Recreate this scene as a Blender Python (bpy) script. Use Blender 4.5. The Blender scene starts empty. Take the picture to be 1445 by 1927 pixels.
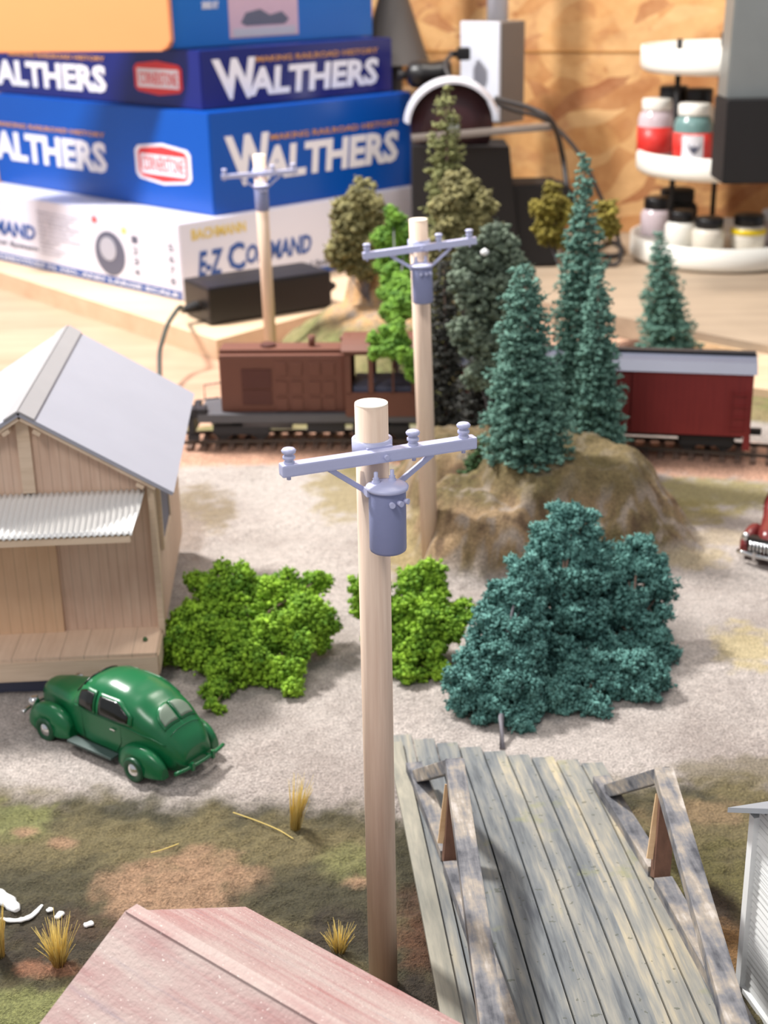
import bpy, bmesh, math, random
import numpy as np
from math import sin, cos, pi, radians, sqrt, atan2
from mathutils import Vector, Matrix, Euler, noise

# ------------------------------------------------------------------ camera, world, lights
S = bpy.context.scene
COL = S.collection
F, PITCH, HCAM, ROLL = 2700.0, radians(21.3), 2.475, radians(1.15)
_W = Vector((0, cos(PITCH), -sin(PITCH))); _up = Vector((0, sin(PITCH), cos(PITCH))); _rt = Vector((1, 0, 0))
_R = _rt * cos(ROLL) - _up * sin(ROLL); _U = _rt * sin(ROLL) + _up * cos(ROLL)
cam_d = bpy.data.cameras.new('camera'); cam = bpy.data.objects.new('camera', cam_d); COL.objects.link(cam)
M = Matrix((_R, _U, -_W)).transposed().to_4x4(); M.translation = Vector((0, 0, HCAM)); cam.matrix_world = M
cam_d.sensor_fit = 'VERTICAL'; cam_d.sensor_height = 36; cam_d.lens = 36 * F / 1927
cam_d.clip_start = .05; cam_d.clip_end = 100
cam_d.dof.use_dof = True; cam_d.dof.focus_distance = 3.35; cam_d.dof.aperture_fstop = 2.9
S.camera = cam
S.view_settings.view_transform = 'Standard'; S.view_settings.look = 'None'
S.view_settings.gamma = 1; S.view_settings.use_curve_mapping = False; S.view_settings.exposure = 0.08

w = bpy.data.worlds.new('world'); S.world = w; w.use_nodes = True
bg = w.node_tree.nodes['Background']; bg.inputs[0].default_value = (.92, .93, 1.0, 1); bg.inputs[1].default_value = .48

def area(name, loc, target, size, power, color=(1, 1, 1), sy=None):
    l = bpy.data.lights.new(name, 'AREA'); l.energy = power; l.color = color; l.size = size
    if sy: l.shape = 'RECTANGLE'; l.size_y = sy
    o = bpy.data.objects.new(name, l); COL.objects.link(o); o.location = loc
    o.rotation_euler = (Vector(target) - Vector(loc)).to_track_quat('-Z', 'Y').to_euler(); return o
area('ceiling_light_key', (-4.8, 9.2, 8.6), (0, 5, 0), 1.1, 1950, (1, .975, .945))
area('ceiling_light_front', (-3.2, -1.0, 8.6), (0, 5.5, 0), 2.2, 340, (1, .96, .92))
area('ceiling_light_back', (2.5, 9.0, 9.0), (.5, 11, 1), 2.0, 420, (1, .93, .84))

# ------------------------------------------------------------------ measuring helpers
def _ray(px, py): return _R * ((px - 722.5) / F) + _U * ((963.5 - py) / F) + _W
def G(px, py, z=0.0):
    d = _ray(px, py); return Vector((0, 0, HCAM)) + d * ((z - HCAM) / d.z)
def AY(px, py, Y):
    d = _ray(px, py); return Vector((0, 0, HCAM)) + d * (Y / d.y)
def PR(p):
    q = Vector(p) - Vector((0, 0, HCAM)); k = q.dot(_W)
    return 722.5 + F * q.dot(_R) / k, 963.5 - F * q.dot(_U) / k
def depth(p): return (Vector(p) - Vector((0, 0, HCAM))).dot(_W)

# ------------------------------------------------------------------ materials
def lin(c):
    return tuple((v / 12.92 if v <= .04045 else ((v + .055) / 1.055) ** 2.4) for v in (x / 255 for x in c))
class NT:
    def __init__(s, name):
        s.m = bpy.data.materials.new(name); s.m.use_nodes = True; s.n = s.m.node_tree.nodes; s.l = s.m.node_tree.links
        s.b = s.n['Principled BSDF']; s.tc = s.n.new('ShaderNodeTexCoord').outputs['Object']
    def link(s, a, b):
        if isinstance(a, (int, float)): b.default_value = a
        elif isinstance(a, tuple): b.default_value = a if len(a) == 4 else (*a, 1)
        else: s.l.new(a, b)
    def mp(s, sc, src=None, rot=(0, 0, 0)):
        n = s.n.new('ShaderNodeMapping'); n.inputs['Scale'].default_value = sc; n.inputs['Rotation'].default_value = rot
        s.l.new(src or s.tc, n.inputs[0]); return n.outputs[0]
    def noise(s, scale, detail=4, src=None, rough=.6, color=False):
        n = s.n.new('ShaderNodeTexNoise'); n.inputs['Scale'].default_value = scale; n.inputs['Detail'].default_value = detail
        n.inputs['Roughness'].default_value = rough; s.l.new(src or s.tc, n.inputs[0]); return n.outputs[1 if color else 0]
    def vor(s, scale, src=None, out='Distance', rnd=1):
        n = s.n.new('ShaderNodeTexVoronoi'); n.inputs['Scale'].default_value = scale; n.inputs['Randomness'].default_value = rnd
        s.l.new(src or s.tc, n.inputs[0]); return n.outputs[out]
    def ramp(s, f, stops):
        n = s.n.new('ShaderNodeValToRGB'); e = n.color_ramp.elements
        while len(e) < len(stops): e.new(.5)
        for i, (p, c) in enumerate(stops):
            e[i].position = p; e[i].color = (c, c, c, 1) if isinstance(c, (int, float)) else (*c, 1)
        s.l.new(f, n.inputs[0]); return n.outputs[0]
    def mix(s, f, a, b, mode='MIX'):
        n = s.n.new('ShaderNodeMix'); n.data_type = 'RGBA'; n.blend_type = mode
        s.link(f, n.inputs[0]); s.link(a, n.inputs[6]); s.link(b, n.inputs[7]); return n.outputs[2]
    def math(s, op, a, b=0.0, c=0.0):
        n = s.n.new('ShaderNodeMath'); n.operation = op
        for i, v in enumerate((a, b, c)): s.link(v, n.inputs[i])
        return n.outputs[0]
    def sep(s, src=None):
        n = s.n.new('ShaderNodeSeparateXYZ'); s.l.new(src or s.tc, n.inputs[0]); return n.outputs
    def comb(s, x, y, z):
        n = s.n.new('ShaderNodeCombineXYZ')
        for i, v in enumerate((x, y, z)): s.link(v, n.inputs[i])
        return n.outputs[0]
    def bump(s, h, st, dist=.01):
        n = s.n.new('ShaderNodeBump'); n.inputs['Strength'].default_value = st; n.inputs['Distance'].default_value = dist
        s.l.new(h, n.inputs['Height']); s.l.new(n.outputs[0], s.b.inputs['Normal'])
    def col(s, c): s.link(c, s.b.inputs['Base Color'])
    def done(s, rough=.6, metal=0, **k):
        s.b.inputs['Roughness'].default_value = rough; s.b.inputs['Metallic'].default_value = metal
        for a, v in k.items(): s.b.inputs[a].default_value = v
        return s.m
def sc(c, f): return tuple(min(1, v * f) for v in c)
def simple(name, rgb, rough=.5, var=.1, scale=12, metal=0, bump=0, bscale=60, **k):
    t = NT(name); c = lin(rgb)
    t.col(t.mix(t.noise(scale), sc(c, 1 - var), sc(c, 1 + var)))
    if bump: t.bump(t.noise(bscale, 3), bump, .004)
    return t.done(rough, metal, **k)
MT = {}
def foliage(name, dark, light, scale=22, trans=0):
    t = NT(name); f = t.noise(scale, 5); f2 = t.noise(scale * 5, 2)
    f = t.math('ADD', t.math('MULTIPLY', f, .65), t.math('MULTIPLY', f2, .35))
    t.col(t.ramp(f, [(.36, lin(dark)), (.64, lin(light))]))
    return t.done(.85)
def wood(name, a, b, axis=2, scale=5, rough=.65, fine=90, bump=.15, streak=18):
    t = NT(name); s1 = [fine] * 3; s1[axis] = scale; s2 = [streak] * 3; s2[axis] = scale * .35
    f = t.noise(1, 4, t.mp(tuple(s1))); g = t.noise(1, 4, t.mp(tuple(s2)))
    c = t.ramp(t.math('ADD', t.math('MULTIPLY', f, .5), t.math('MULTIPLY', g, .5)), [(.34, lin(a)), (.66, lin(b))])
    t.col(c); t.bump(f, bump, .003); return t.done(rough)
def grooved(name, a, b, pitch=.022, ax=0, rough=.7, line=.12, dark=.35, gaxis=2):
    # scribed siding: a thin dark score at every board edge, grain along gaxis
    t = NT(name); x = t.sep()[ax]
    m = t.math('FRACT', t.math('DIVIDE', x, pitch)); e = t.math('LESS_THAN', m, line)
    sc3 = [70] * 3; sc3[gaxis] = 5
    g = t.noise(1, 4, t.mp(tuple(sc3))); bl = t.noise(3.5, 3)
    c = t.ramp(t.math('ADD', t.math('MULTIPLY', g, .5), t.math('MULTIPLY', bl, .5)), [(.36, lin(a)), (.64, lin(b))])
    t.col(t.mix(t.math('MULTIPLY', e, dark), c, sc(lin(a), .25)))
    t.bump(t.math('SUBTRACT', 1, e), .5, .003); return t.done(rough)

MT['dowel'] = wood('pale_dowel_wood', (214, 186, 164), (236, 212, 190), 2, 4, .6, 110, .1)
MT['dowel_end'] = simple('cut_end_grain', (250, 235, 214), .7, .05, 60)
MT['resin'] = simple('lavender_grey_resin', (188, 191, 222), .38, .05, 25, bump=.12, bscale=120)
MT['resin_dark'] = simple('grey_resin', (128, 133, 168), .42, .05, 25, bump=.08, bscale=160)
MT['white'] = simple('white_plastic', (238, 236, 228), .35, .02)
MT['black'] = simple('black_plastic', (16, 14, 16), .4, .2)
MT['matteblack'] = simple('matte_black', (20, 18, 20), .7, .2)
MT['grey'] = simple('grey_paint', (112, 104, 98), .5, .06, 4)
MT['hoodgrey'] = simple('dull_brown_grey_metal', (92, 86, 82), .55, .08, 4)
MT['metal'] = simple('brushed_steel', (146, 150, 148), .4, .12, 3, metal=.45)
MT['chrome'] = simple('chrome', (225, 225, 225), .12, .02, metal=1)
MT['silver'] = simple('silver_paint', (218, 220, 230), .3, .04)
MT['maroon_dark'] = simple('dark_maroon_enamel', (52, 22, 26), .4, .1)
MT['green_car'] = simple('green_styrene', (14, 100, 58), .28, .12, 14, bump=.03, bscale=200)
MT['green_dark'] = simple('dark_green_styrene', (12, 70, 42), .4, .1)
MT['glass_dark'] = simple('dark_interior_glass', (22, 24, 22), .15, .2)
MT['dusty_glass'] = simple('dusty_grey_glass', (112, 128, 112), .45, .08, 40)
MT['running'] = simple('grey_rubber', (70, 88, 84), .6, .1)
MT['maroon_car'] = simple('maroon_car_paint', (112, 42, 42), .25, .1)
MT['brownloco'] = simple('brown_engine_paint', (108, 66, 52), .55, .1, 9)
MT['brownloco_dark'] = simple('brown_grille_paint', (82, 42, 34), .6, .1, 9)
MT['locogrey'] = simple('grey_frame_paint', (88, 88, 92), .5, .1)
MT['locoblack'] = simple('black_frame_paint', (34, 35, 40), .5, .15)
MT['boxred'] = grooved('oxide_red_siding', (126, 36, 36), (140, 44, 42), .03, 0, .55, .06, .2)
MT['roofgrey'] = simple('grey_car_roof', (92, 96, 112), .5, .08)
MT['wallwood'] = grooved('scribed_basswood', (196, 164, 142), (214, 187, 165), .034, 0, .7, .06, .45)
MT['sidewood'] = grooved('scribed_basswood_side', (196, 168, 146), (214, 188, 166), .034, 1, .7, .06, .6)
MT['doorwood'] = grooved('door_basswood', (202, 166, 132), (216, 183, 150), .042, 0, .7, .05, .4)
MT['trimwood'] = wood('basswood_trim', (200, 176, 150), (220, 198, 174), 0, 6, .7, 90)
MT['deckwood'] = grooved('basswood_deck_boards', (200, 172, 148), (216, 190, 166), .085, 0, .7, .035, .5, 1)
MT['roofpaper'] = simple('grey_roof_paper', (156, 157, 168), .75, .05, 5, bump=.1, bscale=30)
MT['ridge'] = simple('grey_ridge_strip', (152, 150, 152), .75, .06, 8)
MT['corr'] = simple('corrugated_aluminium', (226, 226, 224), .38, .04, 8, metal=.25)
MT['bluegrey'] = simple('blue_grey_paint', (86, 90, 112), .6, .1)
MT['orange'] = simple('peach_orange_plastic', (236, 160, 104), .4, .03, 2)
MT['ezwhite'] = simple('glossy_white_card', (226, 226, 240), .3, .02, 3)
MT['blue'] = simple('blue_card', (0, 78, 172), .3, .05, 2)
MT['navy'] = simple('navy_card', (26, 34, 108), .22, .08, 2)
MT['topblue'] = simple('bright_blue_card', (14, 98, 180), .3, .04, 2)
MT['inkwhite'] = simple('white_print', (232, 232, 240), .4, .01)
MT['inkgold'] = simple('gold_print', (206, 150, 90), .4, .05)
MT['inkyellow'] = simple('yellow_print', (230, 204, 110), .4, .05)
MT['inkblue'] = simple('blue_print', (42, 84, 158), .4, .05)
MT['inkgrey'] = simple('grey_print', (176, 178, 192), .4, .05)
MT['inkdgrey'] = simple('dark_grey_print', (92, 96, 116), .4, .05)
MT['inkred'] = simple('red_print', (216, 60, 62), .4, .03)
MT['inkpink'] = simple('pink_print', (196, 168, 186), .4, .08, 8)
MT['jarred'] = simple('red_label', (214, 52, 46), .4, .04)
MT['jarwhite'] = simple('cream_jar_paint', (222, 214, 200), .3, .05)
MT['jargreen'] = simple('grey_green_paint', (108, 140, 138), .25, .08)
MT['jaryellow'] = simple('yellow_jar_paint', (236, 206, 30), .3, .05)
MT['jarclear'] = simple('milky_jar_glass', (206, 190, 196), .15, .06)
MT['cable'] = simple('dark_cable_rubber', (46, 42, 42), .5, .1)
MT['cable_green'] = simple('green_black_cable', (52, 62, 58), .5, .1)
MT['bark'] = simple('grey_bark', (120, 116, 122), .8, .2, 30, bump=.3)
MT['twig'] = simple('brown_twig', (120, 96, 84), .85, .2, 30, bump=.3)
MT['straw'] = simple('straw_grass', (226, 200, 116), .8, .15, 30)
MT['rail'] = simple('rusty_rail', (96, 84, 76), .5, .15, 20, metal=.4)
MT['tie'] = simple('dark_tie', (112, 90, 78), .8, .15, 20)
MT['foam'] = simple('white_water_foam', (236, 238, 238), .35, .03, bump=.3, bscale=60)
MT['clap'] = simple('white_styrene_siding', (240, 241, 240), .5, .02, 6)
MT['clapb'] = grooved('white_clapboards', (226, 228, 226), (238, 239, 238), .0181, 2, .5, .16, .38, 0)
MT['shedroof'] = simple('grey_shed_roof', (140, 144, 150), .6, .06)
MT['rock'] = simple('sandstone', (196, 150, 104), .85, .22, 12, bump=.5, bscale=20)
MT['seam'] = simple('board_seam', (176, 124, 62), .7, .1)
MT['edgeply'] = wood('plywood_edge', (196, 160, 118), (228, 198, 158), 0, 2, .7, 30)
MT['f_lime'] = foliage('lime_green_foam', (60, 108, 14), (162, 204, 56), 12)
MT['f_lime2'] = foliage('leaf_green_foam', (50, 92, 26), (132, 176, 58), 16)
MT['f_spruce'] = foliage('blue_green_foam', (40, 84, 74), (134, 178, 160), 30)
MT['f_blue'] = foliage('teal_green_foam', (34, 84, 80), (120, 174, 164), 30)
MT['f_dark'] = foliage('dark_green_foam', (50, 60, 50), (128, 144, 122), 20)
MT['f_black'] = foliage('blackish_green_foam', (28, 30, 28), (84, 84, 78), 20)
MT['f_olive'] = foliage('olive_foam', (74, 72, 44), (160, 152, 100), 18)
MT['f_olive2'] = foliage('olive_green_foam', (78, 84, 48), (164, 166, 108), 18)
MT['f_yel'] = foliage('yellow_green_foam', (86, 76, 22), (160, 146, 58), 16)
MT['f_small'] = foliage('deep_green_foam', (22, 52, 30), (84, 122, 72), 26)

def m_ground():
    t = NT('scenery_ground'); a = t.n.new('ShaderNodeVertexColor'); a.layer_name = 'col'
    n1 = t.noise(120, 3); n2 = t.noise(28, 5); n3 = t.noise(320, 1)
    c = t.mix(1, a.outputs[0], t.ramp(n1, [(.32, .6), (.68, 1.4)]), 'MULTIPLY')
    c = t.mix(1, c, t.ramp(n2, [(.3, .84), (.7, 1.14)]), 'MULTIPLY')
    sp = t.math('GREATER_THAN', t.vor(110, out='Distance'), .78)
    c = t.mix(t.math('MULTIPLY', sp, .0), c, (.8, .8, .8))
    t.col(c); t.bump(t.math('ADD', t.math('MULTIPLY', n3, .5), t.math('ADD', n1, t.math('MULTIPLY', n2, 1.4))), .8, .012); return t.done(.95)
MT['ground'] = m_ground()
def m_osb():
    t = NT('osb_strand_board')
    wob = t.noise(1.2, 2, color=True); src = t.n.new('ShaderNodeVectorMath'); src.operation = 'ADD'
    sc_ = t.n.new('ShaderNodeVectorMath'); sc_.operation = 'SCALE'; sc_.inputs['Scale'].default_value = .5
    t.l.new(wob, sc_.inputs[0]); t.l.new(t.tc, src.inputs[0]); t.l.new(sc_.outputs[0], src.inputs[1])
    v1 = t.vor(1, t.mp((1.9, 1, 5.6), t.mp((1, 1, 1), src.outputs[0], (0, radians(32), 0))), 'Color')
    v2 = t.vor(1, t.mp((2.4, 1, 6.4), t.mp((1, 1, 1), src.outputs[0], (0, radians(-38), 0))), 'Color')
    a = t.sep(v1); b = t.sep(v2)
    c1 = t.ramp(a[0], [(0, lin((150, 82, 48))), (.2, lin((186, 126, 74))), (.5, lin((214, 162, 102))), (1, lin((226, 184, 130)))])
    c2 = t.ramp(b[1], [(0, lin((142, 70, 46))), (.2, lin((190, 130, 76))), (.6, lin((216, 160, 98))), (1, lin((224, 178, 120)))])
    c = t.mix(t.math('GREATER_THAN', a[1], .55), c1, c2)
    g = t.noise(3.2, 5); c = t.mix(t.ramp(g, [(.54, 0), (.72, .75)]), c, lin((158, 88, 54))); c = t.mix(.35, c, t.ramp(t.noise(5, 5), [(.35, lin((170, 118, 70))), (.65, lin((222, 178, 124)))]))
    t.col(c); t.bump(t.noise(14, 4), .3, .02); return t.done(.6)
MT['osb'] = m_osb()
def m_ply(name, a, b, rot=0.0):
    t = NT(name); p = t.mp((.6, 7, 7), rot=(0, 0, rot)); f = t.noise(1, 5, p); g = t.noise(.9, 4)
    c = t.ramp(t.math('ADD', t.math('MULTIPLY', f, .6), t.math('MULTIPLY', g, .4)), [(.34, lin(a)), (.66, lin(b))])
    t.col(c); return t.done(.6)
MT['ply'] = m_ply('bare_plywood', (174, 136, 112), (196, 160, 136), .35)
MT['ply2'] = m_ply('pale_plywood', (204, 174, 142), (222, 196, 166), .5)
MT['bench'] = m_ply('worn_bench_top', (150, 132, 112), (178, 158, 136), 1.2)
def m_bridge():
    t = NT('weathered_bridge_planks'); s = t.sep(); pw = .075
    i = t.math('FLOOR', t.math('DIVIDE', s[0], pw))
    wn = t.n.new('ShaderNodeTexWhiteNoise'); wn.noise_dimensions = '1D'; t.l.new(i, wn.inputs['W'])
    f = t.noise(1, 5, t.comb(t.math('MULTIPLY', s[0], 55), t.math('ADD', t.math('MULTIPLY', s[1], 4.5), t.math('MULTIPLY', i, 7.3)), 0))
    g = t.noise(1, 3, t.comb(t.math('MULTIPLY', s[0], 9), t.math('MULTIPLY', s[1], 2.2), 0))
    v = t.math('ADD', t.math('MULTIPLY', f, .45), t.math('ADD', t.math('MULTIPLY', g, .45), t.math('MULTIPLY', wn.outputs[0], .14)))
    c = t.ramp(v, [(.33, lin((66, 70, 76))), (.45, lin((106, 110, 112))), (.57, lin((138, 136, 128))), (.7, lin((180, 167, 140)))])
    mo = t.ramp(t.noise(7, 6), [(.62, 0), (.72, .5)]); c = t.mix(mo, c, lin((128, 130, 84)))
    sp = t.math('GREATER_THAN', t.noise(42, 2), .68); c = t.mix(t.math('MULTIPLY', sp, .55), c, lin((62, 66, 48)))
    t.col(c); t.bump(f, .3, .006); return t.done(.8)
MT['bridge'] = m_bridge()
def m_timber():
    t = NT('peeling_painted_timber'); f = t.noise(1, 5, t.mp((30, 4, 30))); g = t.noise(9, 5)
    c = t.ramp(t.math('ADD', t.math('MULTIPLY', f, .5), t.math('MULTIPLY', g, .5)), [(.38, lin((60, 62, 70))), (.48, lin((112, 112, 116))), (.56, lin((152, 142, 130))), (.68, lin((208, 200, 194)))])
    t.col(c); t.bump(g, .4, .008); return t.done(.75)
MT['timber'] = m_timber()
MT['timber_brown'] = wood('brown_stained_timber', (88, 60, 46), (116, 82, 64), 2, 6, .75, 60)
MT['cream_timber'] = wood('cream_worn_timber', (108, 109, 102), (160, 154, 138), 1, 4, .75, 50)
def m_redroof():
    t = NT('faded_red_wood_roof'); f = t.noise(1, 5, t.mp((3, 60, 20))); g = t.noise(3.2, 4)
    h = t.noise(1, 3, t.mp((1.6, 16, 16)))
    c = t.ramp(t.math('ADD', t.math('MULTIPLY', f, .25), t.math('ADD', t.math('MULTIPLY', g, .4), t.math('MULTIPLY', h, .35))),
               [(.34, lin((156, 100, 96))), (.44, lin((168, 135, 131))), (.56, lin((182, 163, 156)))])
    gr = t.ramp(t.noise(1, 4, t.mp((1.3, 22, 22))), [(.62, 0), (.72, .7)]); c = t.mix(gr, c, lin((140, 130, 138)))
    sp = t.math('GREATER_THAN', t.noise(170, 1), .74); c = t.mix(t.math('MULTIPLY', sp, .7), c, lin((240, 232, 224)))
    t.col(c); t.bump(t.noise(90, 3), .5, .006); return t.done(.8)
MT['redroof'] = m_redroof()
def m_redwall():
    return simple('faded_red_wood_wall', (170, 96, 92), .8, .1, 8)
MT['redwall'] = m_redwall()

# ------------------------------------------------------------------ object helpers
def tag(o, label=None, cat=None, group=None, kind=None):
    if label: o['label'] = label
    if cat: o['category'] = cat
    if group: o['group'] = group
    if kind: o['kind'] = kind
    return o
def thing(name, loc, label, cat, rz=0, group=None, rot=None):
    o = bpy.data.objects.new(name, None); COL.objects.link(o); o.location = loc
    o.rotation_euler = rot or (0, 0, rz); o.empty_display_size = .05
    return tag(o, label, cat, group)
def mwof(p): return Matrix.Translation(p.location) @ p.rotation_euler.to_matrix().to_4x4() if p else Matrix()
def link(name, me, mat, parent=None, smooth=False):
    o = bpy.data.objects.new(name, me); COL.objects.link(o)
    for m in (mat if isinstance(mat, (list, tuple)) else [mat]): me.materials.append(MT[m] if isinstance(m, str) else m)
    if parent: o.parent = parent
    if smooth: me.polygons.foreach_set('use_smooth', [True] * len(me.polygons))
    return o
class MB:
    def __init__(s): s.b = bmesh.new(); s.mi = 0
    def _mi(s, fs):
        for f in fs: f.material_index = s.mi
    def box(s, c, d, rot=None, bev=0, M=None):
        r = bmesh.ops.create_cube(s.b, size=1); vs = r['verts']
        T = Matrix.Translation(c) @ (rot.to_matrix().to_4x4() if isinstance(rot, Euler) else (Euler(rot).to_matrix().to_4x4() if rot else Matrix())) @ Matrix.Diagonal((*d, 1))
        if M: T = M @ T
        bmesh.ops.transform(s.b, matrix=T, verts=vs)
        fs = {f for v in vs for f in v.link_faces}; s._mi(fs)
        if bev:
            es = list({e for v in vs for e in v.link_edges})
            bmesh.ops.bevel(s.b, geom=es, offset=bev, segments=2, affect='EDGES', profile=.7)
        return s
    def bar(s, a, b, wd, ht=None, bev=0, up=(0, 0, 1)):
        a = Vector(a); b = Vector(b); ht = ht or wd; x = (b - a); L = x.length; x.normalize()
        z = Vector(up); y = z.cross(x)
        if y.length < 1e-4: y = Vector((0, 1, 0)).cross(x)
        y.normalize(); z = x.cross(y)
        Mx = Matrix((x, y, z)).transposed().to_4x4(); Mx.translation = (a + b) / 2
        return s.box((0, 0, 0), (L, wd, ht), bev=bev, M=Mx)
    def cyl(s, a, b, r, r2=None, n=24, cap=True):
        a = Vector(a); b = Vector(b); r2 = r if r2 is None else r2; d = b - a
        q = d.to_track_quat('Z', 'Y').to_matrix()
        r1v = [s.b.verts.new(a + q @ Vector((r * cos(2 * pi * i / n), r * sin(2 * pi * i / n), 0))) for i in range(n)]
        r2v = [s.b.verts.new(b + q @ Vector((r2 * cos(2 * pi * i / n), r2 * sin(2 * pi * i / n), 0))) for i in range(n)]
        fs = [s.b.faces.new((r1v[i], r1v[(i + 1) % n], r2v[(i + 1) % n], r2v[i])) for i in range(n)]
        for f in fs: f.smooth = True
        if cap: fs += [s.b.faces.new(r1v[::-1]), s.b.faces.new(r2v)]
        s._mi(fs); return s
    def lathe(s, o, prof, n=24, axis=None):
        o = Vector(o); q = Vector(axis).to_track_quat('Z', 'Y').to_matrix() if axis else Matrix.Identity(3)
        rings = []
        for r, z in prof:
            rings.append([s.b.verts.new(o + q @ Vector((r * cos(2 * pi * i / n), r * sin(2 * pi * i / n), z))) for i in range(n)] if r > 1e-5 else [s.b.verts.new(o + q @ Vector((0, 0, z)))])
        fs = []
        for A, B in zip(rings, rings[1:]):
            for i in range(n):
                j = (i + 1) % n
                if len(A) == 1 and len(B) == 1: continue
                if len(A) == 1: fs.append(s.b.faces.new((A[0], B[j], B[i])))
                elif len(B) == 1: fs.append(s.b.faces.new((A[i], A[j], B[0])))
                else: fs.append(s.b.faces.new((A[i], A[j], B[j], B[i])))
        for f in fs: f.smooth = True
        s._mi(fs); return s
    def tube(s, pts, r, n=8, rr=None):
        pts = [Vector(p) for p in pts]; rings = []
        for k, p in enumerate(pts):
            t = (pts[min(k + 1, len(pts) - 1)] - pts[max(k - 1, 0)]).normalized(); q = t.to_track_quat('Z', 'Y').to_matrix()
            R = rr[k] if rr else r
            rings.append([s.b.verts.new(p + q @ Vector((R * cos(2 * pi * i / n), R * sin(2 * pi * i / n), 0))) for i in range(n)])
        fs = []
        for A, B in zip(rings, rings[1:]):
            # align
            k0 = min(range(n), key=lambda k: (A[0].co - B[k].co).length); B = B[k0:] + B[:k0]
            for i in range(n): fs.append(s.b.faces.new((A[i], A[(i + 1) % n], B[(i + 1) % n], B[i])))
        for f in fs: f.smooth = True
        fs += [s.b.faces.new(rings[0][::-1]), s.b.faces.new(rings[-1])]
        s._mi(fs); return s
    def prism(s, poly, vec):
        a = [s.b.verts.new(p) for p in poly]; b = [s.b.verts.new(Vector(p) + Vector(vec)) for p in poly]; n = len(a)
        fs = [s.b.faces.new(a[::-1]), s.b.faces.new(b)] + [s.b.faces.new((a[i], a[(i + 1) % n], b[(i + 1) % n], b[i])) for i in range(n)]
        s._mi(fs); return s
    def quadgrid(s, P, closed=False):
        V = [[s.b.verts.new(p) for p in row] for row in P]; fs = []
        for A, B in zip(V, V[1:]):
            for i in range(len(A) - 1 + (1 if closed else 0)):
                j = (i + 1) % len(A); fs.append(s.b.faces.new((A[i], A[j], B[j], B[i])))
        for f in fs: f.smooth = True
        s._mi(fs); return V
    def build(s, name, mat, parent=None, world=False, label=None, fix=True):
        if fix: bmesh.ops.recalc_face_normals(s.b, faces=s.b.faces)
        if world and parent: bmesh.ops.transform(s.b, matrix=mwof(parent).inverted(), verts=s.b.verts)
        me = bpy.data.meshes.new(name); s.b.to_mesh(me); s.b.free()
        o = link(name, me, mat, parent)
        if label: o['label'] = label
        return o
def smoothpath(pts, k=8):
    out = []; P = [Vector(p) for p in pts]; P = [P[0]] + P + [P[-1]]
    for i in range(1, len(P) - 2):
        for j in range(k):
            t = j / k; a, b, c, d = P[i - 1], P[i], P[i + 1], P[i + 2]
            out.append(.5 * ((2 * b) + (c - a) * t + (2 * a - 5 * b + 4 * c - d) * t * t + (3 * b - a - 3 * c + d) * t ** 3))
    out.append(P[-2]); return out
def copy_tree(o, parent=None):
    c = o.copy(); COL.objects.link(c); c.parent = parent
    for ch in list(o.children): copy_tree(ch, c)
    return c

# text as thin raised print on a flat face: O origin, U/V unit vectors, fitted to a rectangle
def text_part(name, txt, O, U, V, w_, h_, mat, parent, off=.02, shear=0, thick=.004):
    cu = bpy.data.curves.new(name, 'FONT'); cu.body = txt; cu.offset = off; cu.extrude = .001; cu.shear = shear; cu.resolution_u = 2
    o = bpy.data.objects.new(name, cu); COL.objects.link(o)
    me = bpy.data.meshes.new_from_object(o.evaluated_get(bpy.context.evaluated_depsgraph_get()))
    bpy.data.objects.remove(o); bpy.data.curves.remove(cu)
    co = np.zeros(len(me.vertices) * 3); me.vertices.foreach_get('co', co); co = co.reshape(-1, 3)
    mn = co.min(0); mx = co.max(0); co = (co - mn) / (mx - mn)
    N = Vector(U).cross(Vector(V)); A = np.array([list(Vector(U) * w_), list(Vector(V) * h_), list(N * thick)])
    P = co @ A + np.array(list(O)); Mi = np.array(mwof(parent).inverted()); P = P @ Mi[:3, :3].T + Mi[:3, 3]
    me.vertices.foreach_set('co', P.reshape(-1)); me.materials.clear(); me.update()
    return link(name, me, mat, parent)
def patch(name, O, U, V, w_, h_, mat, parent, thick=.004, poly=None):
    U = Vector(U); V = Vector(V); N = U.cross(V); O = Vector(O)
    poly = poly or [(0, 0), (1, 0), (1, 1), (0, 1)]
    m = MB(); m.prism([O + U * (x * w_) + V * (y * h_) - N * .002 for x, y in poly], N * (thick + .002))
    return m.build(name, mat, parent, world=True)

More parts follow.
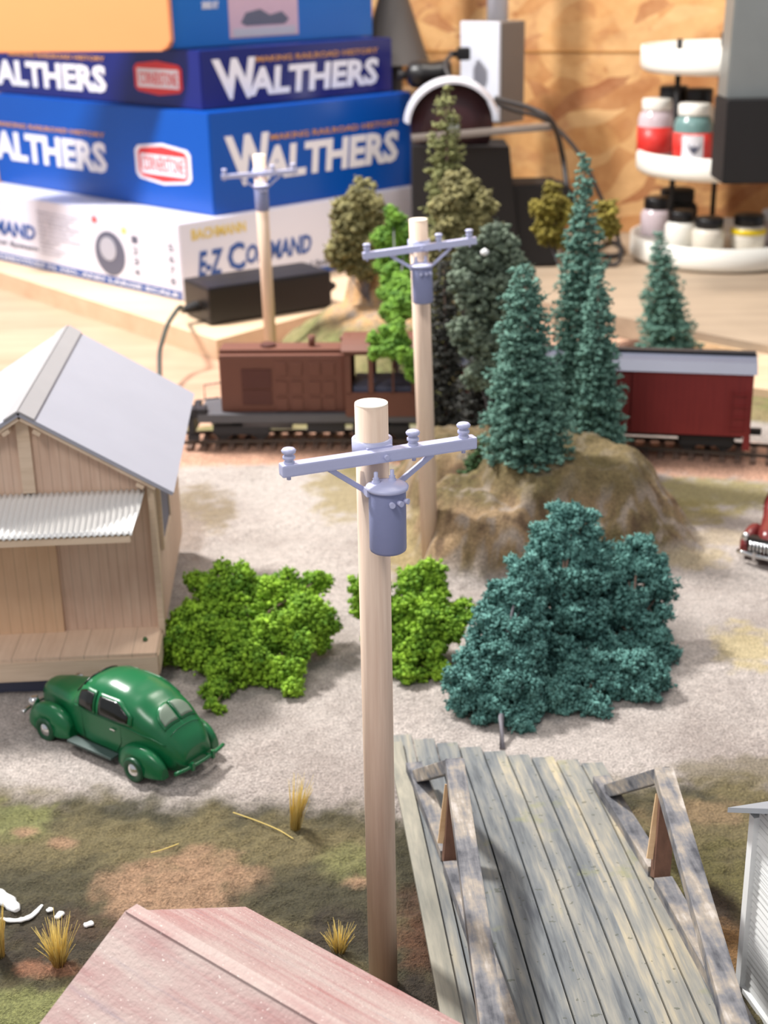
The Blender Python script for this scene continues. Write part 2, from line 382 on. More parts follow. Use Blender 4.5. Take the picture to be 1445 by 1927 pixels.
# foliage meshes --------------------------------------------------
_ico = bmesh.new(); bmesh.ops.create_icosphere(_ico, subdivisions=1, radius=1)
ICV = np.array([v.co[:] for v in _ico.verts]); ICF = np.array([[v.index for v in f.verts] for f in _ico.faces]); _ico.free()
def blobs(name, pts, rad, mat, parent, seed=1, squash=(1, 1, 1), flakes=1.5, fl=.9):
    rs = np.random.RandomState(seed); pts = np.asarray(pts, float); N = len(pts); rad = np.broadcast_to(np.asarray(rad, float), (N,))
    nv = len(ICV); v = ICV[None] * (1 + .55 * (rs.rand(N, nv, 1) - .5))
    a = rs.rand(N) * 6.28; ca, sa = np.cos(a), np.sin(a)
    v = np.stack([v[..., 0] * ca[:, None] - v[..., 1] * sa[:, None], v[..., 0] * sa[:, None] + v[..., 1] * ca[:, None], v[..., 2]], -1)
    v = v * rad[:, None, None] * np.array(squash) * (.75 + .5 * rs.rand(N, 1, 3)) + pts[:, None]
    f = ICF[None] + (np.arange(N) * nv)[:, None, None]
    V = v.reshape(-1, 3); Fc = f.reshape(-1, 3)
    K = int(N * flakes)
    if K:
        i = rs.randint(0, N, K); d = rs.normal(size=(K, 3)); d /= np.linalg.norm(d, axis=1, keepdims=True)
        c = pts[i] + d * rad[i, None] * (1.0 + .35 * rs.rand(K, 1)); r = rad[i, None] * fl * (.4 + .5 * rs.rand(K, 1))
        e1 = rs.normal(size=(K, 3)); e2 = rs.normal(size=(K, 3)); e1 /= np.linalg.norm(e1, axis=1, keepdims=True); e2 /= np.linalg.norm(e2, axis=1, keepdims=True)
        tv = np.stack([c, c + e1 * r * .7, c + e2 * r * .7, c + d * r], 1).reshape(-1, 3)
        b = len(V) + np.arange(K)[:, None] * 4
        tf = np.concatenate([b + np.array([0, 1, 3]), b + np.array([1, 2, 3]), b + np.array([2, 0, 3])], 0)
        V = np.vstack([V, tv]); Fc = np.vstack([Fc, tf])
    if parent:
        Mi = np.array(mwof(parent).inverted()); V = V @ Mi[:3, :3].T + Mi[:3, 3]
    me = bpy.data.meshes.new(name); me.vertices.add(len(V)); me.vertices.foreach_set('co', V.reshape(-1))
    me.loops.add(len(Fc) * 3); me.loops.foreach_set('vertex_index', Fc.reshape(-1).astype(np.int32))
    me.polygons.add(len(Fc)); me.polygons.foreach_set('loop_start', np.arange(len(Fc), dtype=np.int32) * 3)
    me.polygons.foreach_set('loop_total', np.full(len(Fc), 3, dtype=np.int32)); me.update(calc_edges=True)
    o = link(name, me, mat, parent); return o
def conifer(base, top, r, mat, label, seed, dens=1.0, br=.018, name='spruce_tree', cat='tree', taper=.85, low=.05, trunk='twig', group=None, squash=(1.15, 1.15, .62)):
    rs = np.random.RandomState(seed); base = Vector(base); top = Vector(top); ax = top - base; h = ax.length
    t = thing(name, base, label, cat, group=group)
    MB().cyl(base - Vector((0, 0, .03)), top - ax * .05, max(.012, r * .06), .004, 10).build('trunk', trunk, t, world=True)
    pts = []; rad = []; nt = max(8, int(h / (br * 2.3)))
    for k in range(nt):
        u = low + (1 - low) * (k + .5) / nt; R = r * (1 - u) ** taper * (.82 + .3 * rs.rand()) + br * .5
        nb = max(4, int(2 * pi * R / (br * 2.9) * dens)); ph = rs.rand() * 6
        for j in range(nb):
            a = ph + 2 * pi * (j + rs.rand() * .7) / nb; rr = R * (.66 + .5 * rs.rand()); ns = max(2, int(rr / (br * .9))); u_ = u + rs.normal() * .4 / nt
            for q in range(ns):
                s = (q + 1) / ns
                if s < .3 and ns > 4: continue
                wd = br * (1.1 - .5 * s)
                p = base + ax * u_ + Vector((cos(a), sin(a), 0)) * rr * s + Vector((0, 0, -.30 * rr * s + .22 * rr * s * s)) + Vector((rs.normal() * wd, rs.normal() * wd, rs.normal() * wd * .45))
                pts.append(p[:]); rad.append(br * (.5 + .4 * rs.rand()))
    pts = np.array(pts) + rs.normal(size=(len(pts), 3)) * br * .15
    blobs('foliage', pts, rad, mat, t, seed, squash, 3, 1.9); return t
def lumpcloud(lumps, br, seed, fill=1.0, rough=.35, sub=9, sr=.42, stretch=1.0):
    # lumps: (x,y,z,rx,ry,rz); each carries smaller tufts, points are scattered over the tufts
    rs = np.random.RandomState(seed); P = []
    for (x, y, z, rx, ry, rz) in lumps:
        for q in range(sub):
            d = rs.normal(size=3); d /= np.linalg.norm(d); d[1] -= .25; d /= np.linalg.norm(d)
            c = np.array([x, y, z]) + d * np.array([rx, ry, rz]) * rs.uniform(.45, .85); r = sr * rx * rs.uniform(.65, 1.25)
            n = int(fill * 12 * r * r / (br * br * 1.5)); e = rs.normal(size=(n, 3)); e /= np.linalg.norm(e, axis=1, keepdims=True)
            k = np.array([noise.noise(Vector((e[m_] * 2.6 + c * 11).tolist())) for m_ in range(n)])
            P.append(c + (e * r * (1 + rough * 1.8 * k[:, None] - .15 * rs.rand(n, 1))) * np.array([1, 1, 1 / stretch]) + d * (r * (stretch - 1) * .6) * np.abs(e @ d)[:, None])
    return np.vstack(P)
def pxlumps(spec):
    out = []
    for (px, py, rp, Y, *e) in spec:
        p = AY(px, py, Y); r = rp * depth(p) / F; ez = e[0] if e else 1
        if p.z < r * .62: p = G(px, py, r * .62)
        out.append((p.x, p.y, p.z, r, r * .9, r * ez))
    return out

# ------------------------------------------------------------------ ground
def sstep(a, b, x):
    t = max(0, min(1, (x - a) / (b - a))); return t * t * (3 - 2 * t)
def track_y(x): return 7.30 - .09 * x - .05 * x * x
def fbm(x, y, z, o=4): return noise.fractal(Vector((x, y, z)), 1.0, 2.0, o)
def hgt(x, y):
    z = 0.0
    z += .012 * fbm(x * 3, y * 3, 0)
    yc = 3.27 + .05 * sin(2.2 * x + .4); dy = (y - yc)
    dep = .17 if x < -.2 else .17 + .15 * sstep(-.2, .3, x)
    z -= dep * math.exp(-(dy / (.36 if dy > 0 else .24)) ** 2) * (1 + .35 * fbm(x * 5, y * 5, 3))
    # mounds
    for cx, cy, rx, ry, hh, s in ((.80, 6.10, .56, .52, .38, 2.0), (.42, 6.55, .42, .42, .30, 2.4), (.42, 5.86, .34, .42, .28, 3), (.95, 5.85, .3, .3, .22, 3)):
        d = sqrt(((x - cx) / rx) ** 2 + ((y - cy) / ry) ** 2) + .22 * fbm(x * s, y * s, 7)
        z = max(z, hh * (1 - sstep(.55, 1.08, d)) + .04 * fbm(x * 7, y * 7, 2) * (d < 1.1))
    # hill behind the track
    d = sqrt(((x - .12) / .98) ** 2 + ((y - 8.85) / 1.0) ** 2) + .12 * fbm(x * 2, y * 2, 9)
    hb = .44 * (1 - sstep(.25, 1.15, d))
    d2 = sqrt(((x + .02) / .30) ** 2 + ((y - 9.0) / .32) ** 2) + .18 * fbm(x * 6, y * 6, 4)
    hb = max(hb, (.22 + .5 * (1 - sstep(.35, 1.0, d2))) * (1 if d2 < 1.15 else 0))
    d3 = sqrt(((x - 1.5) / .8) ** 2 + ((y - 8.55) / .7) ** 2)
    hb = max(hb, .09 * (1 - sstep(.4, 1.1, d3)))
    z = max(z, hb)
    ty = track_y(x); dt = abs(y - ty)
    if dt < .42: z = z * sstep(.2, .42, dt) + .035 * (1 - sstep(.17, .27, dt))
    # scenery thins out onto bare plywood at the far left and far back right
    if y < 4.6: z += .007 * fbm(x * 22, y * 22, 6) * (1.6 if y < 3.95 else .25)
    k = sstep(7.72, 7.95, y + .25 * fbm(x * 2, 1, 1)) * (1 - sstep(-.85, -.62, x + .1 * fbm(1, y * 3, 5)))
    k = max(k, sstep(9.1, 9.3, y + .1 * fbm(x * 2, 1, 1)))
    k = max(k, sstep(8.85, 9.05, y) * sstep(1.5, 2.0, x))
    return z * (1 - k) - .09 * k
def mixc(a, b, t): return tuple(a[i] + (b[i] - a[i]) * t for i in range(3))
C_GRAVEL = lin((186, 175, 166)); C_GRAVD = lin((142, 128, 118)); C_OLIVE = lin((106, 96, 66)); C_OLIVD = lin((64, 60, 42)); C_EARTH = lin((150, 120, 94))
C_DARK = lin((50, 42, 34)); C_BALL = lin((200, 156, 132)); C_GREEN = lin((142, 146, 84)); C_BROWN = lin((84, 62, 46)); C_TAN = lin((158, 132, 100)); C_ROCK = lin((160, 146, 134))
C_MOSS = lin((112, 116, 50)); C_BGREEN = lin((116, 118, 72))
PATCH = [  # px, py, rx, ry, colour, strength
    (60, 1600, 260, 60, C_OLIVE, .9), (40, 1545, 70, 40, C_BGREEN, .8), (260, 1610, 240, 60, C_OLIVE, .9), (560, 1600, 180, 45, C_OLIVE, .85), (650, 1630, 60, 40, C_BGREEN, .6),
    (120, 1680, 300, 60, C_OLIVD, .8), (420, 1590, 180, 45, C_OLIVE, .8),
    (230, 1680, 60, 50, C_EARTH, .8), (340, 1680, 110, 75, C_EARTH, .95), (470, 1655, 50, 32, C_EARTH, .9), (390, 1620, 60, 30, C_EARTH, .6), (120, 1588, 26, 12, C_EARTH, .9), (45, 1565, 28, 10, C_EARTH, .9),
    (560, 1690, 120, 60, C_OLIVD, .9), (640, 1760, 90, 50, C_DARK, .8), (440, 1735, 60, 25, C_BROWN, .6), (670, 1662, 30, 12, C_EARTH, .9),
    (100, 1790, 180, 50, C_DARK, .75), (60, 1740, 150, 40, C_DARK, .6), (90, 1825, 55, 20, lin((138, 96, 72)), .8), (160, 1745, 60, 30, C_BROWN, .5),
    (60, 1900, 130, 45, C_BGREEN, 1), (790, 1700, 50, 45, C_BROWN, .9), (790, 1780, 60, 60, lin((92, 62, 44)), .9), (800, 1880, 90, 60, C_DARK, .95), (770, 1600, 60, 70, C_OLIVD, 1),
    (1330, 1560, 150, 80, C_OLIVE, .95), (1300, 1650, 140, 70, lin((92, 86, 50)), .9), (1310, 1530, 100, 30, C_EARTH, .4), (1330, 1780, 70, 90, C_BROWN, .9), (1400, 1460, 160, 35, C_OLIVE, .6),
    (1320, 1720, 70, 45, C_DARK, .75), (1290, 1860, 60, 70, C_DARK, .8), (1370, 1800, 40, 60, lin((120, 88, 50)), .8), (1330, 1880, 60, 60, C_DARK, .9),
    (1400, 1215, 60, 45, lin((190, 172, 120)), .7), (1300, 1050, 80, 22, lin((170, 152, 110)), .6), (1360, 1010, 70, 16, lin((176, 156, 112)), .4),
    (380, 960, 60, 45, lin((128, 112, 84)), .8), (350, 1010, 40, 50, C_GRAVD, .9), (640, 920, 60, 60, lin((150, 134, 92)), .8), (760, 1010, 60, 90, lin((150, 132, 88)), .9),
    (700, 870, 90, 30, lin((140, 128, 84)), .8), (1330, 930, 160, 36, lin((154, 142, 96)), .9), (1280, 965, 110, 24, lin((140, 126, 80)), .8),
    (370, 795, 60, 30, C_OLIVE, .95), (830, 760, 100, 40, C_OLIVE, .9),
]
def gcol(x, y, z, sl):
    px, py = PR((x, y, z))
    n = fbm(x * 4, y * 4, 1); n2 = fbm(x * 14, y * 14, 5); n3 = fbm(x * 1.6, y * 1.6, 8)
    c = mixc(C_GRAVEL, C_GRAVD, max(0, min(.75, .22 + n3 * .9 + n2 * .25)))
    c = mixc(c, lin((170, 164, 164)), .25)
    # creek banks
    if y < 4.3:
        lim = 3.98 - .12 * (x + 1.3) + .05 * fbm(x * 5, 0, 2) if x < 0 else 3.78 + .05 * fbm(x * 5, 0, 2)
        if x > 0: lim += .17 * sstep(.45, .8, x)
        g = 1 - sstep(lim - .1, lim + .08, y + .06 * n2)
        c = mixc(c, mixc(C_OLIVE, C_OLIVD, max(0, min(1, .5 + n * 1.3))), g)
    dt = abs(y - track_y(x))
    for (ax, ay, rx, ry, pc, s) in PATCH:
        d = ((px - ax) / rx) ** 2 + ((py - ay) / ry) ** 2
        if d < 2.6:
            k = 1 - sstep(.25, 1.5, d + .9 * n2 + .5 * n); c = mixc(c, pc, k * s)
    if 5.3 < y < 7.0 and -.05 < x < 1.5:
        k = sstep(.03, .09, z + .02 * n); rk = mixc(C_TAN, lin((106, 94, 60)), max(0, min(1, .5 + 1.4 * n)))
        rk = mixc(rk, C_ROCK, sstep(.15, .3, n2) * .8); rk = mixc(rk, C_BROWN, sstep(.2, .5, -n2) * .7)
        rk = mixc(rk, lin((104, 92, 58)), sstep(.25, .33, z) * .7); c = mixc(c, rk, k)
    if dt < .5:
        c = mixc(c, C_BALL, 1 - sstep(.24, .33, dt + .05 * n2))
    if y > 7.55:
        g = mixc(lin((122, 124, 76)), lin((148, 134, 96)), max(0, min(1, .4 + n * 1.2)))
        g = mixc(g, C_BROWN, sstep(.3, .6, n2) * .5)
        if z > .3: g = mixc(g, mixc(lin((206, 164, 116)), C_ROCK, max(0, min(1, .3 + n2))), sstep(.33, .42, z))
        c = mixc(c, g, sstep(7.55, 7.7, y + .1 * n))
    return c
def make_ground():
    NX, NY = 420, 520; X0, X1, Y0, Y1 = -2.5, 2.5, 1.7, 9.4
    xs = np.linspace(X0, X1, NX); u = np.linspace(0, 1, NY); ys = Y0 + (Y1 - Y0) * (u * .62 + .38 * u * u)
    co = np.zeros((NY, NX, 3)); co[..., 0] = xs[None]; co[..., 1] = ys[:, None]
    for j, y in enumerate(ys):
        for i, x in enumerate(xs): co[j, i, 2] = hgt(x, y)
    me = bpy.data.meshes.new('ground'); V = co.reshape(-1, 3); me.vertices.add(len(V)); me.vertices.foreach_set('co', V.reshape(-1))
    idx = np.arange(NX * NY).reshape(NY, NX); q = np.stack([idx[:-1, :-1], idx[:-1, 1:], idx[1:, 1:], idx[1:, :-1]], -1).reshape(-1, 4)
    me.loops.add(len(q) * 4); me.loops.foreach_set('vertex_index', q.reshape(-1).astype(np.int32)); me.polygons.add(len(q))
    me.polygons.foreach_set('loop_start', np.arange(len(q), dtype=np.int32) * 4); me.polygons.foreach_set('loop_total', np.full(len(q), 4, dtype=np.int32))
    me.update(calc_edges=True); at = me.color_attributes.new('col', 'FLOAT_COLOR', 'POINT')
    cols = np.ones((len(V), 4), dtype=np.float32)
    for k in range(len(V)): cols[k, :3] = gcol(V[k, 0], V[k, 1], V[k, 2], 0)
    at.data.foreach_set('color', cols.reshape(-1))
    o = link('ground', me, 'ground', None, True); tag(o, kind='structure'); return o
make_ground()
def gz(p): return hgt(p[0], p[1])

# lower plywood sheet, raised bench boards, strand board wall
m = MB(); m.box((0, 9.6, -.09), (9, 6.3, .10)); tag(m.build('floor_plywood_sheet', 'ply'), kind='structure').name = 'floor'
BZ = .10
def wallY(x): return 13.62 - .36 * x
P0 = G(407, 640, BZ); Pl = G(0, 512, BZ); dl = (Pl - P0).normalized(); Pr = G(592, 590, BZ); dr = (Pr - P0).normalized()
m = MB(); poly = [P0, P0 + dr * 1.9, P0 + dr * 1.9 + Vector((.6, 1.2, 0)), Vector((2.5, wallY(2.5) - .01, BZ)), Vector((-4.6, wallY(-4.6) - .01, BZ)), P0 + dl * 3.6]
m.prism([Vector((p.x, p.y, -.04)) for p in poly], (0, 0, BZ + .04)); tag(m.build('trim_1', 'ply2'), kind='structure')
e0 = G(1290, 622, BZ); e1 = G(1445, 652, BZ); de = (e1 - e0).normalized()
m = MB(); poly = [e0 - de * 1.6 , e0 + de * 2.2, Vector((4.4, wallY(4.4) - .01, BZ)), Vector((-.0, wallY(0) - .01, BZ)), Vector((.2, 10.4, BZ))]
m.prism([Vector((p.x, p.y, -.035)) for p in poly], (0, 0, BZ + .035 + .006)); tag(m.build('trim_2', 'bench'), kind='structure')
f0 = G(1290, 640, .04); f1 = G(1445, 672, .04)
m = MB(); m.prism([Vector((p.x, p.y, -.035)) for p in [f0 - de * .3 - Vector((0, .0, 0)), f1 + de * .8, f1 + de * .8 + Vector((0, .5, 0)), f0 + Vector((0, .5, 0))]], (0, 0, .08)); tag(m.build('trim_3', 'edgeply'), kind='structure')
WR = Matrix.Translation((0, wallY(0), 0)) @ Matrix.Rotation(-math.atan(.36), 4, 'Z')
m = MB(); m.box((0, .1, 3.2), (10.9, .2, 6.9), M=WR); tag(m.build('wall_back', 'osb'), kind='structure')
m = MB(); ys_ = AY(1090, 97, wallY(1.7)); m.box((0, -.002, ys_.z), (10.4, .01, .016), M=WR); tag(m.build('trim_4', 'seam'), kind='structure')
pw = G(1395, 730, 0); o = MB().box((2.62, pw.y + .1, .02), (.95, .9, .06), rot=(0, 0, -.5)).build('plywood_offcut', 'ply2'); tag(o, 'pale square plywood piece behind the red boxcar at right', 'plywood')

# ------------------------------------------------------------------ railroad track
def make_track():
    t = thing('railroad_track', (0, track_y(0), .035), 'railroad track on orange ballast under the locomotive and boxcar', 'railroad track')
    xs = np.arange(-1.9, 3.0, .05)
    for s in (-.083, .083):
        m = MB(); pts = []
        for x in xs:
            sl = -.09 - .1 * x; n = Vector((-sl, 1, 0)).normalized(); pts.append(Vector((x, track_y(x), .066)) + n * s)
        for a, b in zip(pts, pts[1:]): m.bar(a, b, .009, .018)
        m.build('rail', 'rail', t, world=True)
    me = None
    for x in np.arange(-1.85, 3.0, .075):
        sl = -.09 - .1 * x
        if me is None:
            m = MB(); m.box((0, 0, 0), (.03, .29, .024)); o = m.build('tie', 'tie', t); me = o.data
        else:
            o = bpy.data.objects.new('tie', me); COL.objects.link(o); o.parent = t
        o.location = (x, track_y(x) - track_y(0), .044 - .035); o.rotation_euler = (0, 0, math.atan(sl))
make_track()
RZ = .077
def on_track(px, name, label, cat):
    x = AY(px, 700, 7.2).x; x = AY(px, 700, track_y(x)).x
    return thing(name, (x, track_y(x), RZ), label, cat, math.atan(-.09 - .1 * x))
def wheel(t, x, name='wheel', r=.052):
    m = MB()
    for s in (-.08, .08): m.cyl((x, s - .012, r), (x, s + .012, r), r, n=20)
    m.cyl((x, -.1, r), (x, .1, r), .012, n=10); m.build(name, 'locoblack', t)

# locomotive
def make_loco():
    t = on_track(585, 'diesel_locomotive', 'brown diesel switcher locomotive standing on the track beside the plywood', 'locomotive')
    L0 = -.57
    m = MB(); m.box((0.02, 0, .135), (1.22, .31, .045), bev=.004); m.box((.02, 0, .105), (1.1, .2, .04)); m.build('running_board', 'locogrey', t)
    m = MB(); m.box((-.14, 0, .31), (.66, .22, .31), bev=.018); m.build('hood', 'brownloco', t)
    m = MB(); m.box((-.14, 0, .475), (.66, .15, .02), bev=.006); m.build('hood_roof', 'brownloco', t)
    m = MB(); m.box((-.275, -.112, .34), (.155, .008, .10)); m.box((-.275, -.112, .24), (.155, .008, .08)); m.build('side_grille', 'brownloco_dark', t)
    for x in (-.145, -.065, .03, .105):
        m = MB()
        for z in (.39, .29, .2): m.box((x, -.113, z), (.06, .008, .07), bev=.003)
        m.build('hood_door', 'brownloco', t)
    m = MB(); m.cyl((-.22, 0, .48), (-.22, 0, .5), .04); m.build('radiator_cap', 'brownloco_dark', t)
    m = MB(); m.cyl((.01, 0, .48), (.01, 0, .54), .016, .02, 12); m.build('exhaust_stack', 'brownloco', t)
    m = MB(); m.cyl((.16, -.03, .53), (.215, -.03, .53), .014, .02, 12); m.build('horn', 'brownloco', t)
    # cab with open windows: frame of panels
    m = MB(); x0, x1 = .195, .56; zt = .5
    m.box(((x0 + x1) / 2, -.155, .21), (x1 - x0, .012, .13)); m.box(((x0 + x1) / 2, .155, .21), (x1 - x0, .012, .13))
    for s in (-.155, .155):
        for x in (x0 + .015, .325, .44, x1 - .012): m.box((x, s, .385), (.026 if x != .44 else .01, .012, .24))
        m.box(((x0 + x1) / 2, s, .49), (x1 - x0, .012, .03))
    m.box((x0, 0, .33), (.012, .31, .36)); m.box((x1, 0, .22), (.012, .31, .15)); m.box((x1, -.1, .4), (.012, .11, .22)); m.box((x1, .1, .4), (.012, .11, .22)); m.build('cab', 'brownloco', t)
    m = MB(); n = 9; pr = [(-.175 + .35 * i / (n - 1), .5 + .05 * (1 - (2 * i / (n - 1) - 1) ** 2)) for i in range(n)]
    m.prism([(x0 - .02, y, z) for y, z in pr] + [(x0 - .02, .175, .488), (x0 - .02, -.175, .488)], (x1 - x0 + .04, 0, 0)); m.build('cab_roof', 'brownloco', t)
    m = MB(); m.box((.38, 0, .23), (.3, .26, .14)); m.build('cab_interior', 'bluegrey', t)
    m = MB(); m.cyl((-.36, -.09, .095), (-.1, -.09, .095), .035, n=14); m.build('air_tank', 'locogrey', t)
    m = MB(); m.box((.08, -.09, .085), (.2, .06, .08), bev=.01); m.build('fuel_tank', 'locoblack', t)
    for s in (-1, 1):
        m = MB(); cx = s * .37
        m.box((cx, -.11, .06), (.3, .02, .05), bev=.006); m.box((cx, .11, .06), (.3, .02, .05), bev=.006); m.box((cx, 0, .08), (.1, .2, .03)); m.build('truck_frame', 'locoblack', t)
        wheel(t, cx - .1); wheel(t, cx + .1)
    m = MB(); m.box((-.63, 0, .1), (.03, .3, .1)); m.box((-.62, -.14, .03), (.06, .03, .03)); m.box((-.6, -.11, .16), (.1, .08, .05)); m.build('pilot_step', 'locoblack', t)
    m = MB(); m.box((-.67, 0, .08), (.07, .03, .03)); m.box((-.71, 0, .08), (.02, .05, .04)); m.build('coupler', 'locoblack', t)
    m = MB()
    for s in (-.15, .15):
        m.tube([(-.6, s, .15), (-.6, s, .23), (-.47, s, .25)], .004, 6)
    m.build('handrail', 'locoblack', t)
make_loco()
def make_boxcar():
    xr = AY(1422, 760, 6.97).x; t = thing('boxcar', (xr - .74, track_y(xr - .74), RZ), 'dark red boxcar with a grey roof on the track behind the spruces', 'boxcar', math.atan(-.09 - .1 * (xr - .74)))
    m = MB(); m.box((0, 0, .265), (1.46, .32, .33)); m.build('body', 'boxred', t)
    m = MB(); m.prism([(-.745, -.175, .425), (-.745, .175, .425), (-.745, .1, .465), (-.745, 0, .485), (-.745, -.1, .465)], (1.49, 0, 0)); m.build('roof', 'roofgrey', t)
    m = MB(); m.box((0, 0, .492), (1.48, .05, .01)); m.build('roof_walk', 'locoblack', t)
    m = MB(); m.box((-.02, -.166, .26), (.3, .014, .3), bev=.004); m.box((.15, -.168, .26), (.02, .012, .31)); m.box((.11, -.172, .18), (.07, .006, .01)); m.build('door', 'boxred', t)
    m = MB()
    for z in (.14, .2, .26, .32): m.bar((.63, -.172, z), (.71, -.172, z), .006)
    m.bar((.63, -.172, .12), (.63, -.172, .34), .006); m.bar((.71, -.172, .12), (.71, -.172, .34), .006); m.build('ladder', 'boxred', t)
    m = MB(); m.box((0, 0, .08), (1.4, .12, .05)); m.box((0, -.1, .09), (.4, .02, .03)); m.build('underframe', 'locoblack', t)
    for s in (-1, 1):
        m = MB(); m.box((s * .52, -.105, .055), (.26, .018, .05), bev=.004); m.box((s * .52, .105, .055), (.26, .018, .05), bev=.004); m.box((s * .52, 0, .07), (.08, .2, .03)); m.build('truck_frame', 'locoblack', t)
        wheel(t, s * .52 - .09); wheel(t, s * .52 + .09)
    m = MB(); m.box((.76, 0, .08), (.07, .03, .03)); m.build('coupler', 'locoblack', t)
    m = MB(); m.box((.715, -.155, .065), (.035, .012, .07)); m.build('step', 'boxred', t)
    xf = xr + .6; t2 = thing('flat_wagon', (xf, track_y(xf), RZ), 'black low freight wagon coupled behind the red boxcar at the right edge', 'wagon', math.atan(-.09 - .1 * xf))
    m = MB(); m.box((0, 0, .13), (1.0, .3, .05)); m.box((0, 0, .09), (.9, .12, .05)); m.build('deck', 'locoblack', t2)
    for s in (-1, 1):
        m = MB(); m.box((s * .36, -.105, .055), (.24, .018, .05)); m.box((s * .36, .105, .055), (.24, .018, .05)); m.build('truck_frame', 'locoblack', t2)
        wheel(t2, s * .36 - .08); wheel(t2, s * .36 + .08)
make_boxcar()

# ------------------------------------------------------------------ utility poles
def make_pole(base, lean, yaw, armtilt, label, h=1.49):
    rot = Euler((0, -lean, 0)).to_quaternion() @ Euler((0, 0, yaw)).to_quaternion()
    t = thing('utility_pole', base, label, 'utility pole', rot=rot.to_euler())
    R = .0368
    m = MB(); m.cyl((0, 0, -.03), (0, 0, h - .003), R, n=40); o = m.build('post', 'dowel', t)
    m = MB(); m.cyl((0, 0, h - .004), (0, 0, h), R, R * .985, 40); m.build('cut_top', 'dowel_end', t, label='pale cut end of the dowel')
    za = h - .105; yf = -(R + .017)
    Mx = Matrix.Translation((-.003, yf, za)) @ Matrix.Rotation(armtilt, 4, 'Y')
    m = MB(); m.box((0, 0, 0), (.455, .029, .027), bev=.004, M=Mx); arm = m.build('crossarm', 'resin', t)
    m = MB(); m.lathe((0, 0, za - .016), [(R + .001, 0), (R + .008, 0), (R + .008, .04), (R + .001, .04)], 32); m.box((0, -R - .004, za), (.06, .01, .034)); m.build('collar', 'resin', t)
    for x in (-.208, .078, .2):
        p = Mx @ Vector((x, 0, .0135))
        m = MB(); m.lathe(p, [(.011, -.002), (.0125, .003), (.0085, .0065), (.0135, .011), (.0135, .016), (.008, .0195), (.0145, .024), (.016, .029), (.0125, .033), (0, .0345)], 20)
        m.build('insulator', 'resin', t)
    for x in (-.21, 0, .08, .2):
        p = Mx @ Vector((x, 0, 0)); m = MB()
        if x == 0: m.cyl(p + Vector((.008, -.012, 0)), p + Vector((.008, -.023, 0)), .0058, n=8)
        else: m.cyl(p + Vector((0, 0, -.012)), p + Vector((0, 0, -.023)), .005, n=8)
        m.build('bolt', 'resin', t)
    yt = -(R + .047)
    for s, bx in ((-1, -.118), (1, .125)):
        a = Mx @ Vector((bx, 0, -.014)); b = Vector((s * .034 + (-.002 if s < 0 else .006), -R * .9 - .004, za - .080))
        m = MB(); m.bar(a, b, .010, .012, .002); m.cyl(b + Vector((0, .004, 0)), b + Vector((0, -.012, 0)), .007, n=10); m.build('brace', 'resin', t)
    zl = za - .060; r = .041
    m = MB(); m.lathe((0, yt, zl - .152), [(0, 0), (r - .005, 0), (r - .001, .003), (r, .008), (r, .148), (r - .002, .15), (0, .15)], 40); tr = m.build('transformer', 'resin_dark', t)
    m = MB(); m.lathe((0, yt, zl - .008), [(r - .001, 0), (r + .005, .001), (r + .006, .007), (r + .002, .01), (r * .6, .014), (0, .016)], 40); m.build('lid', 'resin', tr)
    for s in (-1, 1):
        m = MB(); m.lathe((s * .019 - .002, yt + .012, zl + .004), [(.009, 0), (.009, .006), (.006, .008), (.0075, .012), (.0045, .014), (.0045, .026), (0, .027)], 14); m.build('bushing', 'resin', tr)
    for k in range(3):
        a = radians(-100 + 24 * k); d = Vector((cos(a), sin(a), 0)); p = Vector((0, yt, zl - .028)) + d * (r - .002)
        m = MB(); m.cyl(p, p + d * .014, .0055, .0065, 12); m.build('terminal', 'resin', tr)
    m = MB(); m.box((0, -R - .005, zl - .04), (.03, .02, .03)); m.box((0, -R - .005, zl - .12), (.03, .02, .03)); m.box((r * -.98, yt + .012, zl - .012), (.012, .02, .018)); m.build('bracket', 'resin', tr)
    return t
b1 = G(722, 1800, 0); make_pole((-.026, 3.0, -.05), radians(-.1), radians(22), radians(0), 'nearest and largest utility pole with its transformer in sharp focus in front', 1.612)
b2 = G(810, 1062, 0); make_pole(b2, radians(1.5), radians(4), radians(-4.5), 'middle utility pole planted beside the mound behind the lime shrub')
b3 = G(513, 712, 0); b3 = Vector((b3.x, b3.y, gz(b3))); make_pole(b3, radians(.7), radians(5), radians(-2), 'farthest utility pole rising behind the brown locomotive in front of the box stack', 1.315)

